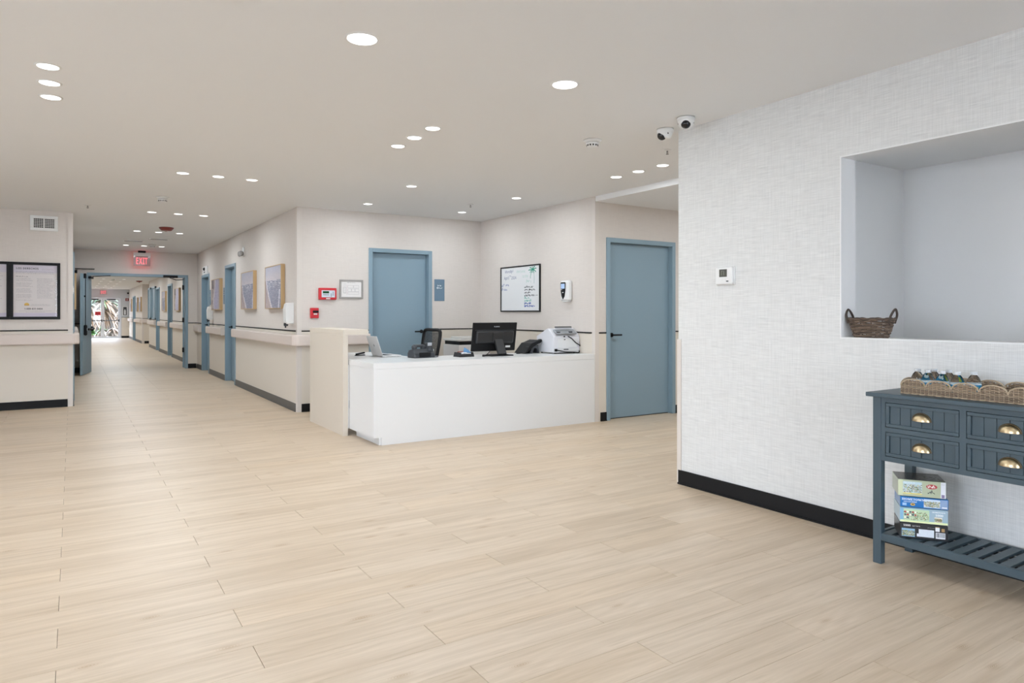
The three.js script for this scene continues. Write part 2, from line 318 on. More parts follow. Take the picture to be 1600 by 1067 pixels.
doorUnit(3, 'blue corridor door between the beach pictures', [XR, 0, -13.425], -PI / 2, 0.967, 2.18, { recess: 0.09, handle: -1 });
doorUnit(4, 'blue corridor door under the white call-light plate', [XR, 0, -16.205], -PI / 2, 0.985, 2.12, { recess: 0.09, handle: -1 });
doorUnit(5, 'blue door around the corner from the posters', [0, 0, -12.46], PI / 2, 1.15, 2.18, { proud: 0.026, recess: 0.09 });
doorUnit(6, 'first blue door on the picture wall beyond the double doors', [XR, 0, -22.6], -PI / 2, 0.98, 2.14, { recess: 0.1, proud: 0.03, handle: -1 });
doorUnit(7, 'second blue door on the picture wall beyond the double doors', [XR, 0, -26.05], -PI / 2, 0.98, 2.14, { recess: 0.1, proud: 0.03, handle: -1 });
doorUnit(8, 'blue door nearest the glass garden doors', [XR, 0, -36.475], -PI / 2, 1.05, 2.06, { recess: 0.1, proud: 0.05, handle: -1 });
{ // cross-corridor double doors
  const o = struct('door_9', 'blue cross-corridor double doors held open below the EXIT sign', 'door', [1.26, 0, ZE]);
  const W = 1.998, Ht = 2.16, f = 0.06;
  mesh('door_frame', [span(-W / 2, -W / 2 + f, 0, Ht, -0.22, 0.02, 0.004), span(W / 2 - f, W / 2, 0, Ht, -0.22, 0.02, 0.004), span(-W / 2 + f, W / 2 - f, Ht - f, Ht, -0.22, 0.02, 0.004)], m.blue, o);
  const leafGeo = L => box(L, 2.085, 0.045, L / 2, 1.0535, 0, 0.002);
  const L = 0.92;
  const a = new THREE.Group(); a.name = 'door_leaf'; a.position.set(-W / 2 + f + 0.005, 0, 0.02); a.rotation.y = -(PI / 2 + 0.19); o.add(a);
  mesh('panel', leafGeo(L), m.blue, a).userData.label = 'blue leaf swung open towards the lobby';
  // face towards the corridor centre is local +z after turning? hardware on that side
  const s = 1, zf = -0.0225;
  mesh('vertical_rod', [cyl(0.007, 0.007, 0.98, L - 0.13, 1.53, zf - 0.03, 8), box(0.05, 0.1, 0.045, L - 0.13, 2.05, zf - 0.022, 0.01), box(0.03, 0.035, 0.03, L - 0.13, 1.63, zf - 0.02, 0.006)], m.black, a);
  mesh('panic_device', [box(0.075, 0.22, 0.06, L - 0.13, 0.93, zf - 0.03, 0.025), box(0.60, 0.045, 0.035, L - 0.45, 0.945, zf - 0.075, 0.012), box(0.06, 0.1, 0.05, 0.14, 0.945, zf - 0.04, 0.015)], m.black, a);
  mesh('latch_plate', box(0.026, 0.05, 0.004, L - 0.13, 0.945, zf - 0.061, 0.001), m.plastic, a);
  mesh('closer_arm', [box(0.28, 0.05, 0.05, 0.22, 2.04, zf - 0.03, 0.008), tube([[0.1, 2.07, zf - 0.04], [0.0, 2.09, -0.25], [-0.02, 2.1, -0.38]], 0.008, 12, 6)], m.black, a);
  const b = new THREE.Group(); b.name = 'door_leaf'; b.position.set(W / 2 - f - 0.005, 0, -0.2); b.rotation.y = PI / 2 - 0.2; o.add(b);
  mesh('panel', leafGeo(L).translate(0, 0, 0.0), m.blue, b).userData.label = 'blue leaf swung open away from the lobby';
  mesh('hinge', [0.42, 1.12, 1.88].map(y => box(0.03, 0.11, 0.06, -0.012, y, 0.0, 0.004)), m.black, b);
  mesh('panic_device', [box(0.075, 0.2, 0.06, L - 0.13, 0.93, 0.05, 0.025), box(0.60, 0.045, 0.035, L - 0.45, 0.945, 0.09, 0.012)], m.black, b);
  mesh('closer', [box(0.30, 0.055, 0.05, 0.63, Ht - 0.045, 0.04, 0.008), box(0.03, 0.03, 0.1, 0.70, Ht - 0.06, -0.02, 0.004), tube([[0.62, Ht - 0.075, 0.03], [0.75, Ht - 0.11, -0.06], [0.92, Ht - 0.1, -0.2]], 0.008, 12, 6)], m.black, o);
  mesh('hold_open_rod', [cylX(0.009, 0.36, -1.035, 2.235, 0.06), box(0.05, 0.07, 0.07, -1.195, 2.17, 0.05, 0.015)], m.black, o);
}
{ // glass garden doors at the end
  const o = struct('door_10', 'aluminium glazed double doors opening to the garden', 'door', [1.287, 0, ZEND - 0.06]);
  const al = M([0.66, 0.67, 0.70], 0.35, { metalness: 0.2 });
  mesh('door_frame', [span(-0.8, -0.75, 0, 2.04, -0.06, 0.08), span(0.75, 0.8, 0, 2.04, -0.06, 0.08), span(-0.8, 0.8, 1.99, 2.04, -0.06, 0.08)], al, o);
  for (const s of [-1, 1]) {
    const g = new THREE.Group(); g.name = 'door_leaf'; g.position.x = s * 0.375; o.add(g);
    mesh('stile', [span(-0.37, -0.30, 0.01, 1.985, -0.025, 0.025), span(0.30, 0.37, 0.01, 1.985, -0.025, 0.025), span(-0.3, 0.3, 0.01, 0.09, -0.025, 0.025), span(-0.3, 0.3, 1.93, 1.985, -0.025, 0.025)], al, g);
    mesh('pane', plane(0.6, 1.84, 0, 1.01, 0), m.glass, g);
    mesh('push_bar', [span(-0.34, 0.34, 0.87, 0.91, 0.05, 0.085, 0.01), span(-0.36, -0.31, 0.86, 0.92, 0.02, 0.07, 0.006), span(0.31, 0.36, 0.83, 0.95, 0.02, 0.07, 0.006)], m.charcoal, g);
    mesh('closer', span(-0.2, 0.2, 1.94, 1.99, 0.026, 0.07, 0.006), m.black, g);
    if (s < 0) mesh('notice', span(0.04, 0.29, 1.16, 1.34, 0.004, 0.008), m.red, g).userData.label = 'red notice stuck on the glass';
  }
}
// blue framed interior windows above the far handrail
[[-28.85, 0.92], [-27.28, 1.2]].forEach(([z, w], i) => {
  const o = struct(`window_${5 + i}`, ['narrow blue framed window above the far handrail', 'wide blue framed window above the far handrail'][i], 'window', [XR, 1.06, z], -PI / 2);
  mesh('window_frame', [span(-w / 2, -w / 2 + 0.06, 0, 1.15, 0, 0.05), span(w / 2 - 0.06, w / 2, 0, 1.15, 0, 0.05), span(-w / 2, w / 2, 1.09, 1.15, 0, 0.05), span(-w / 2, w / 2, 0, 0.05, 0, 0.05)], m.blue, o);
  mesh('shutter', span(-w / 2 + 0.06, w / 2 - 0.06, 0.05, 1.09, 0.002, 0.02), m.blue, o);
});

// ───────────────────────── handrails ─────────────────────────
const railProfile = [[0.016, 0.858], [0.066, 0.858], [0.078, 0.863], [0.084, 0.876], [0.085, 0.93], [0.084, 0.985], [0.078, 0.998], [0.066, 1.003], [0.03, 1.003], [0.016, 0.995]];
function sweep(path, profile) { // path: [x, z, nx, nz]; profile: [distance from wall, y]
  const pos = [], P = (p, q) => [p[0] + p[2] * q[0], q[1], p[1] + p[3] * q[0]], K = profile.length;
  for (let i = 0; i + 1 < path.length; i++) for (let k = 0; k < K; k++) {
    const a = P(path[i], profile[k]), b = P(path[i + 1], profile[k]), c = P(path[i + 1], profile[(k + 1) % K]), d = P(path[i], profile[(k + 1) % K]);
    pos.push(...a, ...b, ...c, ...a, ...c, ...d);
  }
  for (const e of [path[0], path[path.length - 1]]) for (let k = 1; k + 1 < K; k++) pos.push(...P(e, profile[0]), ...P(e, profile[k]), ...P(e, profile[k + 1]));
  const g = new THREE.BufferGeometry(); g.setAttribute('position', new THREE.Float32BufferAttribute(pos, 3));
  g.setAttribute('uv', new THREE.Float32BufferAttribute(new Float32Array(pos.length / 3 * 2), 2)); g.computeVertexNormals(); return g;
}
m.rail.side = THREE.DoubleSide;
function handrail(label, path, group) {
  const o = thing('handrail', label, 'handrail', [path[0][0], 0, path[0][1]], 0, group), x0 = path[0][0], z0 = path[0][1];
  const loc = path.map(p => [p[0] - x0, p[1] - z0, p[2], p[3]]);
  mesh('rail', sweep(loc, railProfile), m.rail, o);
  mesh('mounting_strip', sweep(loc, [[0.0055, 0.885], [0.018, 0.885], [0.018, 0.975], [0.0055, 0.975]]), m.rail, o);
  for (const [e, n] of [[loc[0], loc[1]], [loc[loc.length - 1], loc[loc.length - 2]]]) { // rounded end returns
    const d = Math.hypot(n[0] - e[0], n[1] - e[1]), tx = (e[0] - n[0]) / d, tz = (e[1] - n[1]) / d, c = 0.004;
    mesh('end_cap', sweep([[e[0], e[1], e[2], e[3]], [e[0] + tx * c, e[1] + tz * c, e[2], e[3]]], railProfile.map(([a, y]) => [0.016 + (a - 0.016) * 1.03, 0.93 + (y - 0.93) * 1.03])), m.rail, o);
  }
}
const arc = (x, z, a0, a1) => [0, 0.25, 0.5, 0.75, 1].map(t => { const a = a0 + (a1 - a0) * t; return [x, z, Math.cos(a), Math.sin(a)]; });
handrail('beige handrail under the posters wrapping around the corner', [[-5, ZL, 0, 1], ...arc(0, ZL, PI / 2, 0), [0, -11.86, 1, 0]]);
handrail('long beige handrail below two beach pictures wrapping to the red fire panel wall', [[XR, -12.92, -1, 0], ...arc(XR, ZB, PI, PI / 2), [3.41, ZB, 0, 1]]);
handrail('short beige handrail between the two blue corridor doors', [[XR, -15.69, -1, 0], [XR, -13.93, -1, 0]]);
handrail('stub of beige handrail beside the cross-corridor doors', [[XR, -17.40, -1, 0], [XR, -16.72, -1, 0]]);
handrail('pale handrail just beyond the cross-corridor doors', [[XR, -22.09, -1, 0], [XR, -18.9, -1, 0]]);
handrail('pale handrail between the two far blue doors', [[XR, -25.54, -1, 0], [XR, -23.11, -1, 0]]);
handrail('pale handrail under the blue framed far windows', [[XR, -29.25, -1, 0], [XR, -26.56, -1, 0]]);
handrail('beige handrail on the projecting far wall end', [[4.0, -32.4, 0, 1], [XR, -32.4, 0, 1]]);
handrail('pale handrail on the last stretch before the garden doors', [[XR, -35.94, -1, 0], [XR, -32.7, -1, 0]]);
handrail('short pale handrail beside the garden doors', [[XR, -40.1, -1, 0], [XR, -37.02, -1, 0]]);
handrail('beige handrail on the corridor wall across from the pictures', [[0, -17.3, 1, 0], [0, -13.06, 1, 0]]);

// ───────────────────────── ceiling fixtures ─────────────────────────
function makeLight(d) {
  const o = thing('ceiling_light', 'round recessed LED ceiling light', 'ceiling light');
  mesh('trim_ring', lathe([[d / 2 - 0.004, -0.001], [d / 2 + 0.004, -0.006], [d / 2 + 0.012, -0.003], [d / 2 + 0.013, 0]], 32), m.white, o);
  mesh('lamp_diffuser', cyl(d / 2 - 0.002, d / 2 - 0.002, 0.003, 0, -0.0025, 0, 32), M([1, 1, 1], 0.5, { emissive: lin(1, 0.98, 0.95), emissiveIntensity: 4 }), o);
  return o;
}
const lampBig = makeLight(0.150), lampSmall = makeLight(0.108);
const used = new Set();
function lamp(x, z, y, proto, label, group, power = 1) {
  const o = used.has(proto) ? clone(proto, [x, y, z], 0) : (used.add(proto), proto);
  o.position.set(x, y, z); o.userData.label = label; o.userData.group = group;
  const s = proto === lampBig ? 0.106 : 0.076;
  const l = new THREE.RectAreaLight(lin(0.90, 0.985, 1.045), LAMP * power * (0.0106 / (s * s)), s, s); l.name = 'downlight'; l.position.set(x, y - 0.006, z); l.rotation.x = -PI / 2; scene.add(l);
}
for (const [x, w] of [[1.224, 'over the middle of the open lobby floor'], [2.497, 'before the smoke detector and dome cameras'], [-0.05, 'in line with the corridor wall'], [-1.32, 'farther from the papered wall']]) lamp(x, -3.3, H, lampBig, `wide round ceiling light ${w}`, 'wide single lobby lights');
for (const [x, w, e] of [[-0.115, 'before the poster wall', 'the poster wall'], [2.26, 'before the reception desk', 'the desk'], [4.632, 'before the side-hall soffit', 'the blue side-hall door'], [-2.5, 'by the lobby end wall', 'the poster wall']])
  [-4.615, -4.94, -5.262].forEach((z, i) => lamp(x, z, H, lampSmall, ['small ceiling light of the three ' + w + ', farthest from ' + e, 'small ceiling light, middle of the three ' + w, 'small ceiling light of the three ' + w + ', closest to ' + e][i], `three lights ${w}`));
for (const [x, z, w] of [[3.1, -6.85, 'above the laptop end of the desk'], [3.14, -8.26, 'before the framed plan and blue door'], [4.485, -8.25, 'in the corner by the desk-area sprinkler'], [4.48, -6.88, 'before the whiteboard above the printer']]) lamp(x, z, H, lampSmall, `small round ceiling light ${w}`, 'lights above the reception desk');
const rows = [[-7.42, 'at the lobby end of the corridor'], [-10.53, 'between smoke detector and red alarm'], [-13.1, 'behind the red ceiling alarm'], [-15.94, 'in front of the EXIT sign']];
for (const [z, w] of rows) [0.915, 1.24, 1.565].forEach((x, i) => lamp(x, z, H, lampSmall, [`small ceiling light ${w}, on the poster side`, `small ceiling light ${w}, middle of its row`, `small ceiling light ${w}, on the picture side`][i], `row of lights ${w}`, 1.25));
for (const z of [-20.4, -23.0, -25.5, -28.0, -30.35, -32.6, -35.25, -37.6]) for (const x of [0.92, 1.235, 1.55]) lamp(x, z, HF, lampSmall, 'tiny far ceiling light in the corridor beyond the double doors', 'far corridor lights', 1.2);
for (const [x, z] of [[-2.9, -0.9], [-0.6, -0.6], [1.9, -0.5], [-2.9, 2.2], [0.2, 2.2], [2.4, 2.2]]) lamp(x, z, H, lampBig, 'wide round ceiling light in the window end of the lobby', 'window end lobby lights');
for (const [x, w] of [[6.3, 'in front of the large blue door'], [7.4, 'by the end wall']]) lamp(x, -4.9, 2.603, lampSmall, `small round ceiling light in the side hall ${w}`, 'side hall lights', 1.7);
lamp(3.2, -30.8, HF, lampSmall, 'small round ceiling light inside the far alcove', 'far alcove light');

function detector(label, x, z, y = H, s = 1) {
  const o = thing('smoke_detector', label, 'smoke detector', [x, y, z]);
  mesh('base', lathe([[0, 0], [0.072, 0], [0.072, -0.008], [0.055, -0.018], [0, -0.018]].map(p => [p[0] * s, p[1] * s]), 32), m.plastic, o);
  mesh('sensor_head', lathe([[0, -0.018], [0.052, -0.018], [0.05, -0.034], [0.044, -0.037], [0.044, -0.05], [0.030, -0.056], [0, -0.057]].map(p => [p[0] * s, p[1] * s]), 32), m.plastic, o);
  for (let k = 0; k < 12; k++) { const a = k / 12 * 2 * PI; mesh('slot', box(0.011 * s, 0.012 * s, 0.004, 0, 0, 0).rotateY(PI / 2 - a).translate(Math.cos(a) * 0.0445 * s, -0.0435 * s, Math.sin(a) * 0.0445 * s), m.blackRough, o); }
}
detector('white smoke detector on the ceiling beside the dome cameras', 3.49, -4.25);
detector('white smoke detector on the corridor ceiling before the red alarm', 0.905, -9.12);
detector('white smoke detector close to the EXIT sign', 1.36, -15.55);
detector('tiny smoke detector on the far corridor ceiling', 1.2, -27.9, HF);
{
  const o = thing('fire_alarm_strobe', 'dark red round fire alarm strobe on the corridor ceiling', 'fire alarm', [1.278, H, -12.33]);
  mesh('housing', lathe([[0, 0], [0.108, 0], [0.108, -0.012], [0.075, -0.048], [0, -0.05]], 32), m.darkred, o);
  mesh('lens', lathe([[0, -0.05], [0.03, -0.05], [0.022, -0.066], [0, -0.07]], 20), M([0.75, 0.6, 0.58], 0.2), o);
  const c = thing('fire_alarm_strobe', 'dark alarm strobe on the far corridor ceiling', 'fire alarm', [2.1, HF, -29.0]);
  mesh('housing', lathe([[0, 0], [0.108, 0], [0.108, -0.012], [0.075, -0.048], [0, -0.05]], 24), m.darkred, c); mesh('lens', lathe([[0, -0.05], [0.03, -0.05], [0.022, -0.066], [0, -0.07]], 16), m.charcoal, c);
}
function sprinkler(label, x, z) {
  const o = thing('sprinkler_head', label, 'sprinkler', [x, H, z]);
  mesh('escutcheon', lathe([[0, 0], [0.036, 0], [0.034, -0.005], [0.012, -0.009], [0, -0.009]], 20), m.plastic, o);
  mesh('sprinkler_body', [cyl(0.007, 0.006, 0.012, 0, -0.014, 0, 10), cyl(0.003, 0.003, 0.018, -0.006, -0.028, 0, 6), cyl(0.003, 0.003, 0.018, 0.006, -0.028, 0, 6), cyl(0.012, 0.012, 0.002, 0, -0.038, 0, 14)], M([0.22, 0.21, 0.20], 0.4, { metalness: 0.6 }), o);
}
sprinkler('small sprinkler head under the ceiling beside the papered wall', 4.23, -4.16);
sprinkler('small sprinkler head on the ceiling before the poster wall', 0.165, -10.3);
sprinkler('small sprinkler head on the ceiling above the reception desk', 4.255, -7.6);
for (const [x, z, w, label] of [[1.36, -14.3, 0.34, 'slim linear air diffuser on the corridor ceiling behind the red alarm'], [0.98, -14.9, 0.36, 'second slim air diffuser on the corridor ceiling nearer the EXIT sign']]) {
  const o = thing('air_diffuser', label, 'air diffuser', [x, H, z]);
  mesh('frame', box(w, 0.012, 0.10, 0, -0.006, 0, 0.003), m.plastic, o); for (const q of [-0.025, 0, 0.025]) mesh('slot', box(w - 0.06, 0.004, 0.012, 0, -0.0125, q), m.charcoal, o);
}
function domeCamera(label, x, z, turn, group) {
  const o = thing('dome_camera', label, 'security camera', [x, H, z], turn, group);
  mesh('mount', lathe([[0, 0], [0.062, 0], [0.064, -0.012], [0.06, -0.028], [0.05, -0.032], [0, -0.032]], 36), m.plastic, o);
  const b = mesh('camera_body', lathe([[0, -0.002], [0.056, -0.004], [0.058, -0.02], [0.05, -0.046], [0.032, -0.062], [0, -0.066]], 36), m.plastic, o);
  b.position.y = -0.012; b.rotation.x = -0.25;
  const l = mesh('lens_dome', [new THREE.SphereGeometry(0.036, 24, 14, 0, 2 * PI, 0, PI / 2).rotateX(PI).translate(0, -0.048, 0)], M([0.008, 0.008, 0.009], 0.06), o); l.position.set(0, -0.006, 0.004); l.rotation.x = -0.5;
  for (const s of [-1, 1]) mesh('vent_slot', box(0.004, 0.012, 0.008, s * 0.053, -0.042, 0.012), m.black, o);
}
domeCamera('white dome camera hanging over the lobby corner, facing the reception desk', 3.74, -3.70, -1.75);
domeCamera('white dome camera with dark lens facing into the open lobby', 3.64, -3.40, -0.85);
// exit signs
const font = await new FontLoader().loadAsync('fonts/droid/droid_sans_bold.typeface.json');
const textGeo = (s, size, depth) => { const g = new TextGeometry(s, { font, size, depth, curveSegments: 4 }); g.computeBoundingBox(); const b = g.boundingBox; return g.translate(-(b.min.x + b.max.x) / 2, -(b.min.y + b.max.y) / 2, 0); };
function exitSign(label, x, y, z, s, top) {
  const o = thing('exit_sign', label, 'exit sign', [x, y, z]), hh = 0.215 * s, w = 0.34 * s;
  mesh('mount', span(-0.075 * s, 0.075 * s, hh + 0.075 * s, top - y, -0.03, 0.03, 0.004), m.black, o);
  mesh('housing', span(-w / 2, w / 2, hh, hh + 0.078 * s, -0.028, 0.028, 0.006), M([0.62, 0.60, 0.57], 0.4), o);
  mesh('acrylic_plate', span(-w / 2 + 0.004, w / 2 - 0.004, 0, hh, -0.004, 0.002), M([0.38, 0.22, 0.21], 0.12), o);
  mesh('glowing_letters', [['E', -0.092], ['X', -0.024], ['I', 0.034], ['T', 0.084]].map(([c, dx]) => textGeo(c, 0.145 * s, 0.004).scale(c === 'I' ? 0.5 : 0.5, 1, 1).translate(dx * s, hh / 2 + 0.004 * s, 0.002)), M([0.5, 0.1, 0.12], 0.4, { emissive: lin(1, 0.16, 0.19), emissiveIntensity: 0.95 }), o).userData.label = 'red letters EXIT';
  const l = new THREE.RectAreaLight(lin(1, 0.08, 0.1), 2.6, 0.26 * s, 0.15 * s); l.position.set(x, y + hh / 2, z + 0.03); l.rotation.y = PI; scene.add(l);
  const k = new THREE.RectAreaLight(lin(1, 0.08, 0.1), 2.6, 0.26 * s, 0.15 * s); k.position.set(x, y + hh / 2, z - 0.006); scene.add(k);
}
exitSign('red illuminated EXIT sign above the cross-corridor double doors', 1.30, 2.328, -17.25, 1, H);
exitSign('small far EXIT sign above the glass garden doors', 1.30, 2.2, -39.6, 0.95, HF);

// ───────────────────────── wall fixtures ─────────────────────────
{
  const o = thing('air_vent', 'white air vent grille high on the poster wall', 'air vent', [-0.3215, 2.397, ZL]);
  mesh('frame', [span(-0.156, 0.156, 0, 0.04, 0, 0.016, 0.004), span(-0.156, 0.156, 0.162, 0.202, 0, 0.016, 0.004), span(-0.156, -0.118, 0.04, 0.162, 0, 0.016, 0.004), span(0.118, 0.156, 0.04, 0.162, 0, 0.016, 0.004)], m.plastic, o);
  mesh('duct', span(-0.12, 0.12, 0.038, 0.164, 0.001, 0.003), m.blackRough, o);
  for (let k = 0; k < 12; k++) mesh('vertical_blade', span(-0.113 + k * 0.0205 - 0.0019, -0.113 + k * 0.0205 + 0.0019, 0.04, 0.162, 0.009, 0.013), m.plastic, o);
  for (let k = 0; k < 5; k++) mesh('horizontal_blade', span(-0.118, 0.118, 0.0575 + k * 0.0205, 0.0620 + k * 0.0205, 0.009, 0.0135), m.plastic, o);
  mesh('mullion', span(-0.005, 0.005, 0.04, 0.162, 0.006, 0.014), m.plastic, o);
}
function poster(label, x, tex) {
  const o = thing('framed_poster', label, 'poster', [x, 1.2, ZL]), W = 0.556, hh = 0.765, f = 0.036;
  mesh('poster_frame', [span(-W / 2, W / 2, 0, f, 0, 0.022, 0.003), span(-W / 2, W / 2, hh - f, hh, 0, 0.022, 0.003), span(-W / 2, -W / 2 + f, f, hh - f, 0, 0.022, 0.003), span(W / 2 - f, W / 2, f, hh - f, 0, 0.022, 0.003)], m.black, o);
  mesh('print', plane(W - 2 * f, hh - 2 * f, 0, hh / 2, 0.006), M('#ffffff', 0.7, { map: tex }), o);
  mesh('glazing', plane(W - 2 * f, hh - 2 * f, 0, hh / 2, 0.014), m.glass, o);
}
const posterTex = which => drawn(700, 1000, (g, w, h) => {
  g.fillStyle = '#d9d3d2'; g.fillRect(0, 0, w, h); g.fillStyle = '#cfc9d3'; g.fillRect(0, 0, w, 150); g.fillStyle = '#c9c2d2'; g.fillRect(0, 925, w, 75);
  if (which) {
    g.fillStyle = '#1c1a20'; g.font = 'bold 50px sans-serif'; g.fillText('LOS DERECHOS', 42, 86);
    squiggle(g, 455, 74, 190, 11, '#8d8790', 2); squiggle(g, 455, 96, 190, 9, '#8d8790', 2);
    for (let y = 130; y < 190; y += 20) squiggle(g, 42, y, 610, 9, '#7d7882', 2);
    squiggle(g, 42, 230, 190, 12, '#3c3a40', 3);
    for (let y = 265; y < 700; y += 22) { if ((y / 22 | 0) % 5) squiggle(g, 42, y, rr(200, 280), 8, '#86818a', 2); if (y < 640) squiggle(g, 375, y, rr(200, 280), 8, '#86818a', 2); }
    g.fillStyle = '#d8b25a'; g.beginPath(); g.arc(210, 770, 40, PI, 2 * PI); g.fill(); g.fillStyle = '#b58a3a'; g.fillRect(172, 770, 78, 14);
    squiggle(g, 270, 768, 320, 10, '#77727a', 2); squiggle(g, 270, 790, 320, 8, '#77727a', 2);
    g.fillStyle = '#1c1a20'; g.font = 'bold 42px sans-serif'; g.fillText('1-888-831-0404', 170, 862); squiggle(g, 90, 892, 520, 8, '#8d8790', 2); squiggle(g, 200, 912, 300, 8, '#8d8790', 2);
  } else for (let y = 130; y < 700; y += 24) if ((y / 24 | 0) % 5) squiggle(g, 42, y, rr(420, 610), 9, '#7d7882', 2);
});
poster('black framed rights poster headed LOS DERECHOS with a phone number', -0.417, posterTex(true));
poster('black framed text poster hanging next to the LOS DERECHOS poster', -0.974, posterTex(false));
function artTex(kind) { // beach photographs in muted mauves
  const mixc = (a, b, t) => a.map((v, i) => v + (b[i] - v) * Math.max(0, Math.min(1, t)));
  const t = texture(300, 200, (u, vv) => {
    const v = 1 - vv, n1 = noise(u * 9, v * 14, 70 + kind), n2 = noise(u * 40, v * 60, 80 + kind), n3 = noise(u * 14, v * 90, 90 + kind);
    let c;
    if (kind === 0) { // shore seen from above
      const s1 = 0.34 + 0.10 * Math.sin(v * 5 + 1) + 0.05 * (n1 - 0.5), s2 = 0.62 + 0.07 * Math.sin(v * 4);
      c = u < s1 ? mixc([140, 130, 134], [184, 172, 166], n1 * 1.3 - 0.1) : mixc([160, 155, 182], [190, 184, 196], n3);
      c = mixc([214, 208, 212], c, Math.abs(u - s1) / 0.07 + (n2 - 0.5)); c = mixc([176, 170, 196], c, Math.abs(u - s2) / 0.10);
      if (v < 0.3 && u < 0.25) c = mixc(c, [112, 104, 108], n1 * 1.4);
      if (u > 0.75) c = mixc(c, [176, 160, 150], (u - 0.75) * 4);
    } else if (v < 0.33) c = mixc([176, 176, 190], [196, 188, 192], v * 3 + (n1 - 0.5) * 0.3);
    else {
      const q = (v - 0.33) / 0.67, shore = 0.06 + 0.36 * Math.pow(q, 1.25) + 0.03 * (n1 - 0.5), far = (kind === 1 ? 0.95 : 1.02) - 0.10 * q;
      c = u < shore ? mixc([150, 138, 142], [178, 162, 158], n1 * 0.7 + q * 0.5) : mixc([126, 126, 142], [156, 156, 170], n3 + 0.3 * (1 - q));
      if (u > shore) c = mixc(c, [206, 202, 208], (n3 - 0.55) * 4 * Math.max(0, 1 - q * 2.4));
      c = mixc([216, 211, 216], c, Math.abs(u - shore) / (0.025 + 0.05 * q) + (n2 - 0.5) * 0.9);
      if (q > 0.35) c = mixc([220, 214, 224], c, Math.abs(u - far) / 0.05 + (n2 - 0.5) * 0.8);
    }
    return c.map(x => clamp(x + (n2 - 0.5) * 8));
  }, 1, 1);
  t.wrapS = t.wrapT = THREE.ClampToEdgeWrapping; return t;
}
const arts = [artTex(0), artTex(1), artTex(2)].map(t => M('#ffffff', 0.75, { map: t }));
function picture(label, z, art, group, x = XR, turn = -PI / 2, W = 0.93, hh = 0.615) {
  const o = thing('framed_picture', label, 'picture', [x, 1.345, z], turn, group);
  mesh('picture_frame', [span(-W / 2, W / 2, 0, 0.012, 0.002, 0.056), span(-W / 2, W / 2, hh - 0.012, hh, 0.002, 0.056), span(-W / 2, -W / 2 + 0.012, 0.012, hh - 0.012, 0.002, 0.056), span(W / 2 - 0.012, W / 2, 0.012, hh - 0.012, 0.002, 0.056)], m.gold, o);
  mesh('canvas_print', plane(W - 0.022, hh - 0.022, 0, hh / 2, 0.052), arts[art], o); mesh('backing', span(-W / 2 + 0.01, W / 2 - 0.01, 0.01, hh - 0.01, 0.004, 0.05), m.gold, o);
}
picture('beach picture with pale surf line beside the soap dispenser at the corner', -10.05, 1);
picture('beach picture with pale surf line right next to the middle blue corridor door', -11.76, 2);
picture('mottled shoreline picture between the two blue corridor doors', -14.68, 0);
picture('gold-edged picture beyond the double doors before the first far blue door', -20.75, 0);
picture('gold-edged picture between the two far blue doors', -23.98, 1);
picture('far picture nearer the projecting wall end', -32.95, 1, undefined, XR, -PI / 2, 0.75);
picture('far picture between blue door and its twin picture', -34.7, 2, undefined, XR, -PI / 2, 0.75);
picture('farthest small picture beside the garden doors', -38.4, 2, undefined, XR, -PI / 2, 0.75);
picture('gold-edged picture seen edge-on across from the beach pictures', -14.2, 2, undefined, 0, PI / 2);
function dispenser(label, z) {
  const o = thing('soap_dispenser', label, 'dispenser', [XR, 1.14, z], -PI / 2);
  mesh('housing', extrude([[0, 0.01], [0.085, 0.0], [0.105, 0.03], [0.11, 0.2], [0.095, 0.265], [0.07, 0.28], [0, 0.28]], 0.125, 0.008).rotateY(-PI / 2).translate(0.0625, 0, 0.0), m.plastic, o);
  mesh('back_plate', span(-0.066, 0.066, -0.002, 0.284, 0, 0.008, 0.003), m.plastic, o);
  mesh('nozzle', [box(0.05, 0.04, 0.05, -0.01, -0.005, 0.085, 0.008), cyl(0.012, 0.009, 0.03, -0.01, -0.035, 0.09, 10)], m.charcoal, o);
}
dispenser('white wall soap dispenser at the corner beside the beach picture', -9.2);
dispenser('white wall soap dispenser next to the door under the call light', -15.35);
{
  const o = thing('call_light', 'white call-light plate with black dome above the far corridor door', 'call light', [XR, 2.125, -16.2], -PI / 2);
  mesh('plate', span(-0.30, 0.30, 0, 0.175, 0, 0.03, 0.008), m.plastic, o);
  mesh('dome', new THREE.SphereGeometry(0.045, 18, 12).scale(1, 0.8, 0.7).translate(0, 0.115, 0.03), m.black, o);
  mesh('symbol', span(-0.07, 0.07, 0.035, 0.058, 0.029, 0.033), m.charcoal, o);
}
{
  const o = thing('emergency_light', 'small clear wall strobe high between corridor door and pictures', 'wall light', [XR, 2.25, -12.3], -PI / 2);
  mesh('back_plate', span(-0.02, 0.09, 0.0, 0.15, 0, 0.02, 0.006), m.plastic, o);
  for (const s of [-1, 1]) mesh('lamp_head', lathe([[0, 0], [0.035, 0.0], [0.045, 0.04], [0.04, 0.05], [0, 0.052]], 16).rotateX(PI / 2).rotateY(s * 0.5).translate(0.03 + s * 0.04, 0.04, 0.03), M([0.35, 0.34, 0.33], 0.2), o);
}
